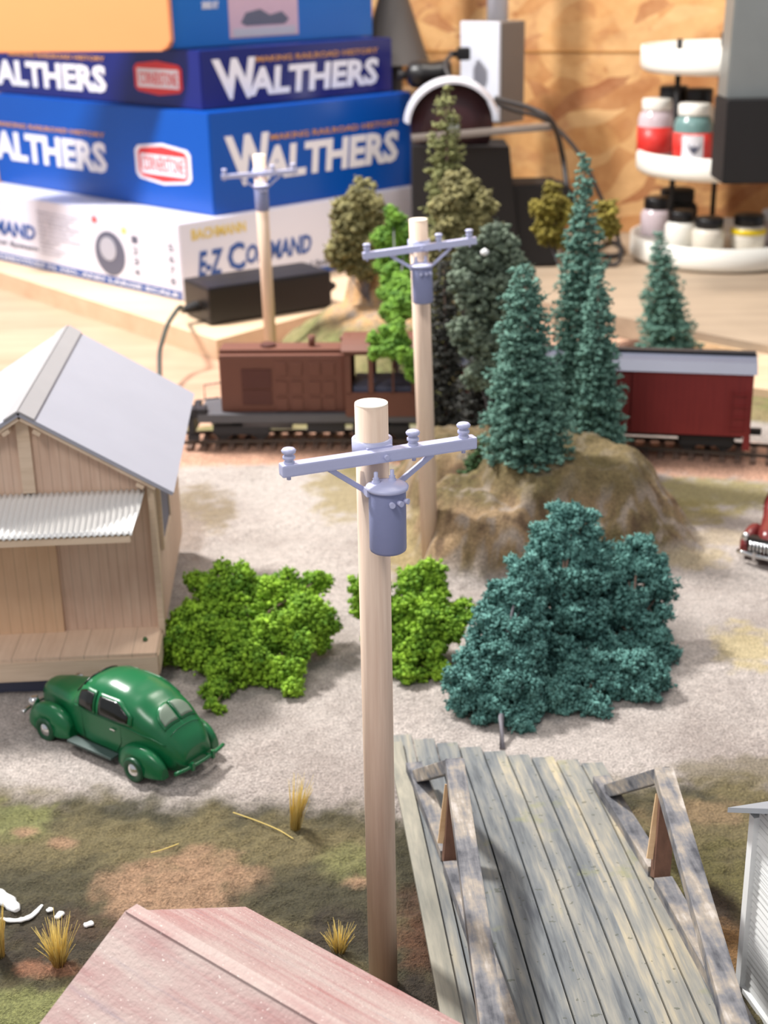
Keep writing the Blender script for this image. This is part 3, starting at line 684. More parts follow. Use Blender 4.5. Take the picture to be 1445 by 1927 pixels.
# ------------------------------------------------------------------ freight house
def make_house():
    C = G(302, 1178, .16); t = thing('freight_house', (C.x, C.y, 0), 'unpainted basswood freight house with grey gable roof and corrugated awning', 'building', radians(3.2))
    W_, L, zf, ze, zp = .84, 1.12, .16, .725, .985
    x0, x1 = -W_, 0; xm = -W_ / 2
    m = MB(); m.prism([(x0, 0, zf - .07), (x1, 0, zf - .07), (x1, 0, ze), (xm, 0, zp), (x0, 0, ze)], (0, .02, 0)); m.build('front_wall', 'wallwood', t)
    m = MB(); m.prism([(x0, L, zf - .07), (x1, L, zf - .07), (x1, L, ze), (xm, L, zp), (x0, L, ze)], (0, -.02, 0)); m.build('back_wall', 'wallwood', t)
    m = MB(); m.box((x1 - .008, L / 2, (zf + ze) / 2 - .04), (.02, L - .042, ze - zf + .06)); m.build('side_wall', 'sidewood', t)
    m = MB(); m.box((x0 + .008, L / 2, (zf + ze) / 2 - .04), (.02, L - .042, ze - zf + .06)); m.build('side_wall', 'sidewood', t)
    m = MB(); m.box((x1 + .006, -.006, (zf + ze) / 2 - .03), (.022, .03, ze - zf + .05)); m.box((x1 + .006, .012, (zf + ze) / 2 - .03), (.012, .03, ze - zf + .05)); m.build('corner_board', 'trimwood', t)
    m = MB(); m.box((xm, -.008, (ze + zp) / 2 - .005), (.045, .014, zp - ze + .02)); m.build('gable_batten', 'trimwood', t)
    m = MB(); m.box((-.53, -.008, zf + .2), (.36, .012, .40)); m.build('freight_door', 'doorwood', t, label='plain lighter freight door panel')
    m = MB(); m.box((-.722, -.012, zf + .2), (.016, .02, .40)); m.build('door_post', 'bluegrey', t)
    m = MB(); m.box((x1 + .005, .36, .53), (.012, .3, .26)); wdw = m.build('window', 'bluegrey', t, label='blue-grey side window')
    m = MB(); m.box((x1 + .01, .36, .665), (.014, .34, .018)); m.box((x1 + .01, .36, .395), (.014, .34, .018)); m.box((x1 + .01, .2, .53), (.014, .018, .27)); m.box((x1 + .01, .52, .53), (.014, .018, .27)); m.build('window_frame', 'trimwood', wdw)
    # roof panels
    oh, of = .085, .055; sl = (zp - ze) / (W_ / 2); hw = W_ / 2 + oh
    for s in (-1, 1):
        m = MB(); a = Vector((xm, -of, zp + .022)); b = Vector((xm + s * hw, -of, zp + .022 - hw * sl)); n = Vector((s * sl, 0, 1)).normalized() * .014
        m.prism([a, b, b + n, a + n], (0, L + 2 * of, 0)); m.build('roof_panel', 'roofpaper', t)
        m = MB(); a2 = Vector((xm, -of + .006, zp + .006)); b2_ = Vector((xm + s * (hw - .06), -of + .006, zp + .006 - (hw - .06) * sl)); n2 = Vector((s * sl, 0, 1)).normalized() * .016
        m.prism([a2, b2_, b2_ + n2, a2 + n2], (0, L + 2 * of - .012, 0)); m.build('roof_sheathing', 'trimwood', t)
        m = MB(); a = Vector((xm, -of - .004, zp + .037)); b = Vector((xm + s * .05, -of - .004, zp + .037 - .05 * sl)); n = Vector((s * sl, 0, 1)).normalized() * .007
        m.prism([a, b, b + n, a + n], (0, L + 2 * of + .008, 0)); m.build('ridge_strip', 'ridge', t)
    for (px_, pz) in ((xm + .055, .0), (xm - .05, 0), (x1 - .025, 0)):
        m = MB(); m.box((px_, -.03, zp - abs(px_ - xm) * sl - .006), (.028, .05, .014), rot=(0, (atan2(sl, 1)) * (1 if px_ > xm else -1), 0)); m.build('purlin_end', 'trimwood', t)
    # corrugated awning
    m = MB(); n = 300; xa, xb = -W_ + .0, -.012; zt_, zb_ = ze - .022, ze - .095; ext = .245
    top = []; bot = []
    rows = []
    for k in range(9):
        v = k / 8; row = []
        for i in range(n + 1):
            u = i / n; x = xa + (xb - xa) * u - .03 * v * u; dz = .0035 * sin(2 * pi * (x / .0205)) ; row.append((x, -.008 - ext * v, zt_ + (zb_ - zt_) * v + dz))
        rows.append(row)
    m.quadgrid(rows); aw = m.build('awning', 'corr', t, fix=False)
    md = aw.modifiers.new('thick', 'SOLIDIFY'); md.thickness = .003
    m = MB(); m.box(((xa + xb) / 2 - .018, -.008 - ext + .012, zb_ - .017), (xb - xa - .04, .016, .024)); m.build('awning_fascia', 'trimwood', t)
    m = MB()
    for x in (-.8, -.42, -.07): m.bar((x, -.005, ze - .04), (x, -ext + .01, zb_ - .015), .014, .012)
    m.build('awning_bracket', 'trimwood', t)
    # loading dock
    m = MB(); m.box((xm, -.108, zf - .008), (W_ + .01, .225, .016)); m.build('dock_deck', 'deckwood', t)
    m = MB(); m.box((xm, -.215, zf - .052), (W_ + .01, .016, .075)); m.box((x1 + .002, -.1, zf - .052), (.016, .22, .075)); m.build('dock_fascia', 'trimwood', t)
    m = MB(); m.box((xm - .05, .45, .045), (W_ - .06, 1.1, .09)); m.box((xm - .05, -.15, .045), (W_ - .16, .03, .09)); m.build('foundation', 'bluegrey', t)
    return t
hs = make_house()
mw = mwof(hs); p = mw @ Vector((-.045, -.12, .168)); o = MB().lathe(p, [(0, -.008), (.008, -.006), (.009, 0), (.006, .006), (0, .008)], 8).build('foam_crumb', 'f_small'); tag(o, 'tiny dark green foam crumb lying on the loading dock', 'crumb')

# ------------------------------------------------------------------ cars
def interp(tab, x):
    for (a, va), (b, vb) in zip(tab, tab[1:]):
        if x <= b:
            u = (x - a) / (b - a); u = max(0, u); u = u * u * (3 - 2 * u) * .35 + u * .65; return va + (vb - va) * u
    return tab[-1][1]
ZT = [(0, .10), (.02, .128), (.06, .165), (.11, .202), (.17, .232), (.23, .248), (.30, .253), (.36, .246), (.40, .232), (.435, .198), (.455, .172), (.50, .164), (.58, .155), (.64, .143), (.665, .125), (.68, .09)]
ZB = [(0, .055), (.04, .085), (.10, .125), (.18, .148), (.42, .152), (.46, .132), (.60, .112), (.68, .07)]
WB = [(0, .055), (.02, .074), (.06, .09), (.13, .104), (.22, .112), (.36, .110), (.43, .1), (.48, .085), (.56, .068), (.63, .052), (.665, .034), (.68, .016)]
PA, QA = 2.7, 2.3
def ztop(x, y):
    wb, zb, zt = interp(WB, x), interp(ZB, x), interp(ZT, x); k = 1 - (min(.999, abs(y) / wb)) ** PA; return zb + (zt - zb) * k ** (1 / QA)
def halfw(x, z):
    wb, zb, zt = interp(WB, x), interp(ZB, x), interp(ZT, x)
    if z <= zb: return wb
    return wb * max(0, 1 - ((z - zb) / (zt - zb)) ** QA) ** (1 / PA)
def make_car(base, yaw, body, dark, label, chrome_front=False, name='toy_car', lift=0):
    t = thing(name, base, label, 'toy car', yaw); t.scale = (1.05, 1.05, 1.07)
    O = Vector((-.34, 0, 0)); z0 = .032
    m = MB(); rows = []; ns = 56; na = 14
    for i in range(ns + 1):
        x = .68 * i / ns; wb, zb, zt = interp(WB, x), interp(ZB, x), interp(ZT, x); row = []
        for s in (-1, 1):
            prof = [(0, z0), (wb * .6, z0), (wb * .93, z0 + .004), (wb * .97, z0 + .02), (wb * .995, (z0 + zb) / 2), (wb, zb)]
            for k in range(1, na):
                a = (pi / 2) * k / na; prof.append((wb * cos(a) ** (2 / PA), zb + (zt - zb) * sin(a) ** (2 / QA)))
            prof.append((0, zt))
            pts = [O + Vector((x, s * y, z)) for y, z in prof]
            row += pts if s > 0 else pts[::-1]
            if s < 0: row = row
        # order: left from top to bottom, right from bottom to top
        row = row[:len(row) // 2] + row[len(row) // 2 + 1:-1]
        rows.append(row)
    m.quadgrid(rows, closed=True)
    m.b.verts.ensure_lookup_table(); n = len(rows[0])
    m.b.faces.new([m.b.verts[i] for i in range(n)]); m.b.faces.new([m.b.verts[ns * n + i] for i in range(n)][::-1])
    m.build('body', body, t)
    def sidepatch(xa, xb, za, zb_, s, nm, mat, off=.0018, shape=None, par=None, border=0):
        m = MB(); R = []
        nx, nz = 12, 6
        for i in range(nx + 1):
            u = i / nx; x = xa + (xb - xa) * u; row = []
            lo, hi = (za, zb_) if shape is None else shape(u, za, zb_)
            for j in range(nz + 1):
                z = lo + (hi - lo) * j / nz; row.append(O + Vector((x, s * (halfw(x, z) + off), z)))
            R.append(row)
        m.quadgrid(R); o = m.build(nm, mat, par or t, fix=False); md = o.modifiers.new('s', 'SOLIDIFY'); md.thickness = .004 * s; md.offset = 0; return o
    rf = lambda u, a, b: (a + .004 * (1 - u) ** 3, a + (b - a) * min(1, (.42 + 1.5 * u)) ** .9)
    ff = lambda u, a, b: (a, b - .01 * max(0, u - .6) / .4)
    for s in (-1, 1):
        a = sidepatch(.165, .315, .156, .224, s, 'window_surround', body, .003, rf); sidepatch(.180, .306, .162, .217, s, 'rear_side_window', 'glass_dark', .0052, rf)
        a = sidepatch(.325, .408, .156, .224, s, 'window_surround', body, .003, ff); sidepatch(.332, .400, .162, .217, s, 'front_side_window', 'glass_dark', .0052, ff)
        m = MB(); pts = []
        for i in range(30):
            x = .05 + .38 * i / 29; z = interp([(.05, .118), (.1, .136), (.2, .15), (.43, .152)], x); pts.append(O + Vector((x, s * (halfw(x, z) + .0005), z)))
        m.tube(pts, .0028, 6); m.build('belt_moulding', body, t)
        m = MB(); pts = [O + Vector((x_, s * (interp(WB, x_) * .99 + .0006), z_)) for x_, z_ in ((.215, .148), (.215, .09), (.24, .05))]; m.tube(pts, .0011, 5)
        pts = [O + Vector((x_, s * (interp(WB, x_) * .99 + .0006), z_)) for x_, z_ in ((.395, .15), (.395, .09), (.39, .05))]; m.tube(pts, .0011, 5); m.build('door_seam', dark, t)
        m = MB(); m.bar(O + Vector((.235, s * (interp(WB, .24) + .004), .128)), O + Vector((.255, s * (interp(WB, .25) + .005), .128)), .004, .004); m.build('door_handle', 'chrome', t)
        # fenders (boolean wheel arch)
        for (xc, ln, hh, wd, yy, tail, nm) in ((.125, .104, .108, .034, .112, -.0, 'rear_fender'), (.55, .108, .118, .038, .1, 0, 'front_fender')):
            m = MB(); R = []; N1, N2 = 20, 12
            for i in range(N1 + 1):
                u = -1 + 2 * i / N1; uu = abs(u) ** (2.4 if (u < 0) == (xc > .3) else 2.0); pr = max(0, 1 - uu) ** .55
                x = xc + u * ln; row = []
                for j in range(N2 * 2):
                    a = 2 * pi * j / (N2 * 2); cy, cz = cos(a), sin(a)
                    yv = (abs(cy) ** .75) * (1 if cy > 0 else -1) * wd * pr; zv = cz * (hh - .03) * pr if cz > 0 else cz * .012 * pr
                    row.append(O + Vector((x, s * yy + yv, .03 + zv)))
                R.append(row)
            V = m.quadgrid(R[1:-1], closed=True); m.b.faces.new(V[0]); m.b.faces.new(V[-1][::-1])
            bmesh.ops.remove_doubles(m.b, verts=m.b.verts, dist=1e-5)
            fo = m.build(nm, body, t)
            wx = .135 if xc < .3 else .548
            c = MB(); c.cyl(O + Vector((wx, s * (yy + .006), .03)), O + Vector((wx, s * (yy + .08), .03)), .050, n=28); c.box(O + Vector((wx, s * (yy + .04), .0)), (.096, .068, .06)); co = c.build('cut', body, t)
            md = fo.modifiers.new('b', 'BOOLEAN'); md.object = co; md.operation = 'DIFFERENCE'; md.solver = 'FAST'
            dg = bpy.context.evaluated_depsgraph_get(); me = bpy.data.meshes.new_from_object(fo.evaluated_get(dg)); fo.modifiers.clear(); old = fo.data; fo.data = me
            bpy.data.objects.remove(co)
            m = MB(); yo = s * (yy + .018); yi = s * (yy + .036); m.lathe(O + Vector((wx, yo, .038)), [(0, 0), (.035, 0), (.040, .003), (.040, .019), (.036, .022), (.024, .022), (.022, .019), (0, .019)], 28, axis=(0, s, 0)); wh = m.build('wheel', dark if not chrome_front else 'black', t)
            m = MB(); m.lathe(O + Vector((wx, s * (yy + .037), .038)), [(.021, 0), (.016, .003), (.008, .007), (0, .008)], 20, axis=(0, s, 0)); m.build('hubcap', 'chrome', wh)
        m = MB(); m.box(O + Vector((.34, s * .122, .036)), (.2, .036, .008), bev=.002); m.build('running_board', 'running', t)
        m = MB(); m.lathe(O + Vector((.63, s * .098, .098)), [(0, -.01), (.014, -.008), (.017, .0), (.017, .012), (.012, .017), (0, .019)], 18, axis=(1, 0, .1)); m.build('headlamp', 'chrome', t)
    # rear twin windows and boot seam on the sloping back
    def toppatch(x0, x1, y0, y1, nm, mat, off, shp, par=None):
        m = MB(); R = []
        for i in range(9):
            u = i / 8; ya = y0 + (y1 - y0) * u; row = []
            lo, hi = shp(u, x0, x1)
            for j in range(7):
                x = lo + (hi - lo) * j / 6; z = ztop(x, ya); dz = (ztop(x + .004, ya) - ztop(x - .004, ya)) / .008; nrm = Vector((-dz, 0, 1)).normalized()
                row.append(O + Vector((x, ya, z)) + nrm * off)
            R.append(row)
        m.quadgrid(R); o = m.build(nm, mat, par or t, fix=False); md = o.modifiers.new('s', 'SOLIDIFY'); md.thickness = .004; md.offset = 0; return o
    for s in (-1, 1):
        shp = lambda u, a, b: (a + .004 * u, a + (b - a) * sqrt(max(.0, 1 - (u * .9) ** 2.6)))
        toppatch(.062, .124, s * .003, s * .067, 'rear_window_frame', body, .0018, shp); toppatch(.068, .117, s * .008, s * .06, 'rear_window', 'dusty_glass', .0042, shp)
    m = MB(); pts = [O + Vector((x_, y_, ztop(x_, y_) + .0005)) for x_, y_ in [(.048, y_) for y_ in np.linspace(-.062, .062, 12)]]; m.tube(pts, .001, 5); m.build('boot_seam', dark, t)
    # windshield
    shp = lambda u, a, b: (a, b)
    for s in (-1, 1): toppatch(.403, .443, s * .005, s * .07, 'windshield', 'glass_dark', .003, shp)
    # bumpers
    m = MB(); m.tube([O + Vector((-.018 + .012 * (abs(k) / 5) ** 2, .108 * k / 5, .052)) for k in range(-5, 6)], .0062, 8)
    for s in (-1, 1): m.box(O + Vector((-.02, s * .045, .054)), (.01, .01, .026)); m.bar(O + Vector((-.02, s * .04, .05)), O + Vector((.03, s * .04, .05)), .006)
    m.build('rear_bumper', body if not chrome_front else 'chrome', t)
    m = MB(); m.tube([O + Vector((.70 - .02 * (abs(k) / 5) ** 2, .115 * k / 5, .05)) for k in range(-5, 6)], .0085 if chrome_front else .0065, 8)
    for s in (-1, 1): m.box(O + Vector((.705, s * .035, .052)), (.01, .012, .034)); m.bar(O + Vector((.62, s * .04, .048)), O + Vector((.7, s * .04, .048)), .006)
    m.build('front_bumper', 'chrome', t)
    if chrome_front:
        m = MB()
        for k in range(9):
            y = -.06 + .015 * k; m.tube([O + Vector((.682, y, .05)), O + Vector((.692, y, .075)), O + Vector((.684, y, .105))], .005, 8)
        m.build('grille', 'chrome', t)
        m = MB(); m.box(O + Vector((.66, 0, .08)), (.04, .15, .07)); m.build('grille_surround', 'black', t)
    else:
        m = MB(); m.lathe(O + Vector((.455, 0, .165)), [(0, 0), (.003, 0), (.003, .006), (0, .007)], 8); m.build('hood_ornament', 'chrome', t)
    return t
rb = (G(320, 1462, .05) + G(423, 1405, .05)) / 2; hd = Vector((-.80, .60, 0)).normalized(); cc = rb + hd * .355
make_car((cc.x, cc.y, hgt(cc.x, cc.y) + .0), atan2(hd.y, hd.x), 'green_car', 'green_dark', 'glossy green 1940s sedan toy car parked in front of the freight house', name='toy_car')
mc = G(1432, 1062, .0); hd2 = Vector((-.55, -.83, 0)).normalized(); cc = mc - hd2 * .33 + Vector((.015, -.02, 0))
make_car((cc.x, cc.y, hgt(cc.x, cc.y)), atan2(hd2.y, hd2.x), 'maroon_car', 'black', 'maroon toy car with a toothed chrome grille cut off by the right edge', True)

# ------------------------------------------------------------------ bridge
def make_bridge():
    far = Vector((.352, 4.10, 0)); A = Vector((.078, -1, 0)).normalized(); yaw = atan2(A.y, A.x) + pi / 2
    t = thing('wooden_bridge', (far.x, far.y, 0), 'weathered grey plank bridge with low timber trusses crossing the creek', 'bridge', yaw)
    # local frame: y = -distance towards the near bank, x = right
    def zd(s): return .012 + .16 * (1 - math.exp(-s * 1.1))
    Lb = 2.0; nseg = 20; hwL, hwR = -.335, .33
    m = MB(); n = 9; wv = (hwR - hwL) / n; rs = random.Random(4)
    for i in range(n):
        xa = hwL + i * wv + .0025; xb = xa + wv - .005; j = -.03 + .18 * ((n - 1 - i) / n) * .0; st = -.17 + (xa - hwL) / (hwR - hwL) * .32
        ss = [st + (Lb - st) * k / nseg for k in range(nseg + 1)]
        dzr = rs.uniform(-.0015, .0015)
        R = [[(xa, -s, zd(max(0, s)) - .02), (xb, -s, zd(max(0, s)) - .02), (xb, -s, zd(max(0, s)) + dzr), (xa, -s, zd(max(0, s)) + dzr)] for s in ss]
        V = m.quadgrid(R, closed=True); m.b.faces.new(V[0]); m.b.faces.new(V[-1][::-1])
    for f in m.b.faces: f.smooth = False
    m.build('deck', 'bridge', t)
    m = MB()
    for x in (-.28, 0, .28):
        pts = [(x, -s, zd(s) - .045) for s in np.linspace(.25, Lb, 12)]
        for a, b in zip(pts, pts[1:]): m.bar(a, b, .05, .05)
    m.build('stringer', 'timber_brown', t)
    # outer edge strip on the left
    m = MB(); pts = [(-.325, -s, zd(max(0, s)) + .006) for s in np.linspace(-.1, Lb, 16)]
    for a, b in zip(pts, pts[1:]): m.bar(a, b, .05, .014)
    m.build('edge_plank', 'cream_timber', t)
    inv = mwof(t).inverted()
    def L_(x, y, z): return inv @ Vector((x, y, z))
    for foot, bf, topf, topn in (((.166, 3.37), (.098, 3.86), (.184, 3.50), (.212, 2.2)), ((.728, 3.26), (.672, 3.72), (.758, 3.43), (.714, 2.2))):
        top = .345; w_ = .05
        fl = L_(*foot, 0); bl = L_(*bf, 0); far_ = L_(bf[0] - .02, bf[1] + .1, 0)
        zf = zd(-fl.y) + .012; zb = zd(-bl.y) + .012; nr = fl + (fl - bl) * 2.2
        m = MB(); m.bar((far_.x, far_.y, zb), (fl.x, fl.y + .03, zf), w_, .034); m.build('bottom_chord', 'timber', t)
        m = MB(); pts = [(fl + (nr - fl) * k / 6) for k in range(7)]; pts = [Vector((p.x, p.y - .03, zd(-p.y) + .016)) for p in pts]
        for a, b in zip(pts, pts[1:]): m.bar(a, b, w_, .04)
        m.build('bottom_chord', 'timber', t)
        tp = L_(*topf, top)
        m = MB(); m.bar((fl.x, fl.y, zf), (tp.x, tp.y - .045, top), w_ * .9, .045, .003, up=(1, 0, 0)); m.build('post', 'timber_brown', t, label='brown upright truss post')
        m = MB(); m.bar((tp.x, tp.y + .0, top - .004), (bl.x, bl.y, zb + .03), w_, .04, .003); m.build('end_brace', 'timber', t)
        m = MB(); tn = L_(*topn, top + .0); m.bar((tp.x, tp.y, top), tn, w_ + .004, .04, .004); m.build('top_chord', 'timber', t)
        m = MB(); m.bar((fl.x - .026, fl.y + .02, zf + .05), (tp.x - .026, tp.y - .055, top - .03), .008, .016, up=(1, 0, 0)); m.build('side_strap', 'edgeply', t)
        m = MB(); m.bar((nr.x, nr.y + .02, zd(-nr.y)), (tn.x, tn.y + .06, top), w_ * .9, .045, up=(1, 0, 0)); m.build('post', 'timber_brown', t)
    m = MB(); m.box((0, -1.9, -.08), (.66, .12, .28)); m.box((0, -.35, -.02), (.5, .1, .07)); m.build('abutment', 'timber_brown', t)
make_bridge()

# ------------------------------------------------------------------ foreground sheds
def make_redshed():
    pk = G(236, 1714, .7); d = (G(600, 1927, .7) - pk); d.z = 0; d.normalize(); q = Vector((-d.y, d.x, 0))
    yaw = atan2(d.y, d.x); t = thing('red_shed', (pk.x, pk.y, 0), 'faded red-pink wooden shed roof in the near foreground', 'shed', yaw)
    L = .60; hw = .325; zp, ze = .70, .52
    for s in (-1, 1):
        a = Vector((0, 0, zp)); b = Vector((0, s * hw, ze)); n = Vector((0, s * (zp - ze) / hw, 1)).normalized() * .016
        m = MB(); m.prism([a - n, b - n, b, a], (L, 0, 0)); m.build('roof_panel', 'redroof', t)
    m = MB(); m.bar((.004, .012, zp + .0), (L, .012, zp + .0), .03, .006); m.build('ridge_board', 'redroof', t)
    m = MB(); zz = -.1
    for x in (.05, L - .07): m.prism([(x, -hw + .04, zz), (x, hw - .04, zz), (x, hw - .04, ze - .0), (x, 0, zp - .03), (x, -hw + .04, ze)], (.02, 0, 0))
    m.box((L / 2, hw - .05, (ze + zz) / 2), (L - .1, .02, ze - zz - .02)); m.box((L / 2, -hw + .05, (ze + zz) / 2), (L - .1, .02, ze - zz - .02)); m.build('walls', 'redwall', t)
make_redshed()
def make_whiteshed():
    a = G(1398, 1856, 0); b = G(1445, 1922, 0); d = (b - a); d.z = 0; d.normalize(); yaw = atan2(d.y, d.x)
    t = thing('white_shed', (a.x, a.y, 0), 'white clapboard shed with grey roof at the lower right edge', 'shed', yaw)
    H = AY(1425, 1532, a.y).z; L = .56; pk = .17; nb = 26; m = MB()
    for i in range(nb + 9):
        z = (H + 0.0) * i / nb; e = 0 if z < H else (z - H) / pk * L / 2
        if L - 2 * e - .03 > .02: m.prism([(.012 + e, 0, z), (.012 + e, -.0045, z + .001), (.012 + e, -.001, z + H / nb)], (L - .024 - 2 * e, 0, 0))
    m.prism([(0, .001, 0), (L, .001, 0), (L, .001, H), (L / 2, .001, H + pk), (0, .001, H)], (0, .02, 0)); m.build('gable_wall', 'clapb', t)
    m = MB(); m.box((.01, .26, H / 2), (.02, .48, H)); m.build('side_wall', 'clap', t)
    m = MB(); m.box((L - .01, .26, H / 2), (.02, .48, H)); m.build('side_wall', 'clap', t)
    m = MB(); m.box((0.002, -.004, H / 2), (.024, .028, H)); m.box((L / 2, -.004, .006), (L, .02, .014)); m.build('corner_trim', 'clap', t)
    for s_ in (-1, 1):
        o = Vector((L / 2, -.05, H + pk + .012)); e = o + Vector((s_ * (L / 2 + .06), 0, -pk * (L / 2 + .06) / (L / 2)))
        m = MB(); m.prism([o, e, e + Vector((0, 0, .014)), o + Vector((0, 0, .014))], (0, .62, 0)); m.build('roof_panel', 'shedroof', t)
make_whiteshed()

# ------------------------------------------------------------------ trees and shrubs
def shrub(name, base, spec, mat, label, cat, br, seed, trunkpts=None, trunk='twig', fill=1.0, rough=.35, flakes=2, fl=1.1, minz=None, squash=(1, 1, .85), sub=9, sr=.42, stretch=1.0):
    t = thing(name, base, label, cat); L = pxlumps(spec)
    P = lumpcloud(L, br, seed, fill, rough, sub, sr, stretch)
    # inner filler so nothing reads as hollow
    gz_ = base[2] + .006; P = P[P[:, 2] > gz_]
    rs = np.random.RandomState(seed); blobs('foliage', P, br * (.7 + .6 * rs.rand(len(P))), mat, t, seed, squash, flakes, fl)
    m = MB(); b_ = Vector(base); cx = sum(l[0] for l in L) / len(L); cy = sum(l[1] for l in L) / len(L)
    for (x, y, z, rx, ry, rz) in L:
        q = Vector((x, y, z)); mid = Vector((cx * .6 + b_.x * .1 + x * .3, cy * .6 + b_.y * .1 + y * .3, max(b_.z + .04, z * .75))); m.tube([Vector((cx, cy, max(b_.z + .02, z * .5))), mid, q], .005, 5, [.007, .005, .002])
    m.build('branches', trunk, t, world=True)
    if trunkpts: MB().tube(trunkpts, .01, 8).build('trunk', trunk, t, world=True)
    return t
def gb(px, py, z=0): p = G(px, py, z); return (p.x, p.y, gz(p))
shrub('lime_shrub', gb(455, 1270), [
    (420, 1110, 50, 5.0), (385, 1130, 38, 4.98), (455, 1090, 34, 5.0), (365, 1180, 44, 4.86), (335, 1205, 36, 4.82), (318, 1225, 26, 4.8), (345, 1170, 34, 4.9), (400, 1190, 46, 4.84), (430, 1150, 40, 4.92), (470, 1140, 42, 4.95),
    (520, 1130, 44, 4.98), (560, 1115, 40, 5.0), (590, 1100, 28, 5.02), (600, 1090, 20, 5.02), (505, 1110, 30, 4.98), (600, 1150, 36, 4.94), (612, 1180, 30, 4.9), (600, 1205, 26, 4.86), (570, 1170, 44, 4.86), (530, 1180, 48, 4.8), (490, 1200, 46, 4.78), (450, 1220, 46, 4.76),
    (410, 1240, 42, 4.72), (425, 1275, 36, 4.66), (400, 1300, 24, 4.6), (402, 1330, 18, 4.56), (480, 1250, 44, 4.66), (520, 1240, 44, 4.68), (545, 1270, 34, 4.64), (560, 1225, 38, 4.72), (550, 1295, 22, 4.6), (440, 1185, 46, 4.82), (360, 1225, 34, 4.78), (375, 1095, 24, 5.02)],
    'f_lime', 'large lime green foam shrub lying between the freight house and nearest pole', 'shrub', .0078, 3, fill=.62, rough=.5, sub=8, sr=.40, flakes=3, fl=1.3)
shrub('lime_shrub', gb(800, 1275), [
    (800, 1085, 34, 4.95), (775, 1105, 36, 4.94), (830, 1100, 26, 4.95), (760, 1150, 46, 4.86), (800, 1140, 48, 4.88), (845, 1150, 36, 4.86), (875, 1160, 24, 4.85), (790, 1190, 50, 4.78), (750, 1200, 40, 4.78), (840, 1185, 34, 4.8), (780, 1235, 44, 4.72), (820, 1240, 34, 4.7), (770, 1265, 30, 4.68), (832, 1268, 20, 4.66),
    (720, 1130, 40, 4.9), (690, 1110, 34, 4.92), (675, 1100, 20, 4.92), (680, 1140, 22, 4.88), (715, 1180, 40, 4.8), (720, 1240, 30, 4.72)],
    'f_lime', 'lime green foam shrub partly hidden behind the nearest pole', 'shrub', .0078, 5, fill=.62, rough=.5, sub=8, sr=.40, flakes=3, fl=1.3)
# teal conifers lying together
shrub('teal_tree', gb(945, 1408), [
    (985, 1065, 34, 4.72), (960, 1100, 40, 4.68), (1000, 1090, 34, 4.7), (940, 1140, 40, 4.62), (985, 1140, 46, 4.62), (930, 1190, 42, 4.56), (975, 1190, 46, 4.54), (900, 1235, 40, 4.5), (945, 1240, 48, 4.48), (990, 1240, 36, 4.48), (885, 1285, 40, 4.42), (930, 1290, 48, 4.4), (980, 1290, 44, 4.4), (875, 1320, 28, 4.38), (915, 1330, 34, 4.36), (960, 1335, 40, 4.36), (1000, 1330, 34, 4.38), (985, 1365, 18, 4.34)],
    'f_blue', 'teal foam tree leaning with its bare trunk standing at the bridge end', 'tree', .0066, 11, trunkpts=[G(945, 1410, .0), G(943, 1350, .06), AY(952, 1290, 4.75)], fill=.42, rough=.55, flakes=4, fl=2.3, sub=16, sr=.36, stretch=1.4, trunk='bark')
shrub('teal_tree', gb(1070, 1330), [
    (1060, 965, 26, 4.98), (1080, 960, 18, 4.98), (1040, 1000, 40, 4.95), (1085, 1000, 42, 4.95), (1015, 1030, 34, 4.92), (1060, 1040, 50, 4.9), (1110, 1040, 38, 4.92), (1030, 1090, 50, 4.84), (1080, 1090, 54, 4.84), (1130, 1080, 30, 4.88), (1030, 1150, 50, 4.78), (1080, 1150, 50, 4.78), (1010, 1200, 36, 4.68), (1050, 1210, 46, 4.7), (1040, 1260, 38, 4.62), (1000, 1250, 30, 4.6), (1070, 1280, 40, 4.66), (1060, 1320, 30, 4.6), (1090, 1260, 40, 4.7), (1020, 1310, 34, 4.6), (1075, 1215, 44, 4.8)],
    'f_blue', 'tallest teal foam tree in the middle of the teal clump', 'tree', .0066, 12, fill=.42, rough=.55, flakes=4, fl=2.3, sub=16, sr=.36, stretch=1.4)
shrub('teal_tree', gb(1215, 1310), [
    (1200, 1035, 30, 5.02), (1180, 1060, 36, 5.0), (1225, 1060, 36, 5.0), (1160, 1090, 40, 4.96), (1205, 1100, 48, 4.95), (1245, 1110, 30, 4.95), (1130, 1140, 40, 4.88), (1180, 1150, 50, 4.86), (1230, 1160, 40, 4.88), (1120, 1170, 30, 4.84), (1215, 1210, 48, 4.8), (1150, 1190, 44, 4.9), (1130, 1230, 40, 4.9), (1170, 1270, 44, 4.8), (1100, 1230, 36, 4.85), (1245, 1230, 28, 4.82), (1180, 1220, 40, 4.82), (1200, 1265, 46, 4.74), (1240, 1280, 24, 4.76), (1160, 1290, 30, 4.74), (1215, 1300, 28, 4.72)],
    'f_blue', 'wide teal foam tree on the right side of the teal clump', 'tree', .0066, 13, fill=.42, rough=.55, flakes=4, fl=2.3, sub=16, sr=.36, stretch=1.4)
shrub('teal_shrub', gb(1125, 1340), [
    (1130, 1250, 26, 4.56), (1115, 1280, 32, 4.52), (1140, 1300, 28, 4.5), (1110, 1320, 26, 4.48), (1130, 1335, 20, 4.46), (1055, 1300, 14, 4.5), (1062, 1340, 10, 4.45)],
    'f_blue', 'small low teal foam sprig in front of the wide teal tree', 'shrub', .0066, 14, fill=.45, rough=.55, flakes=4, fl=2.3, sub=16, sr=.36, stretch=1.4)
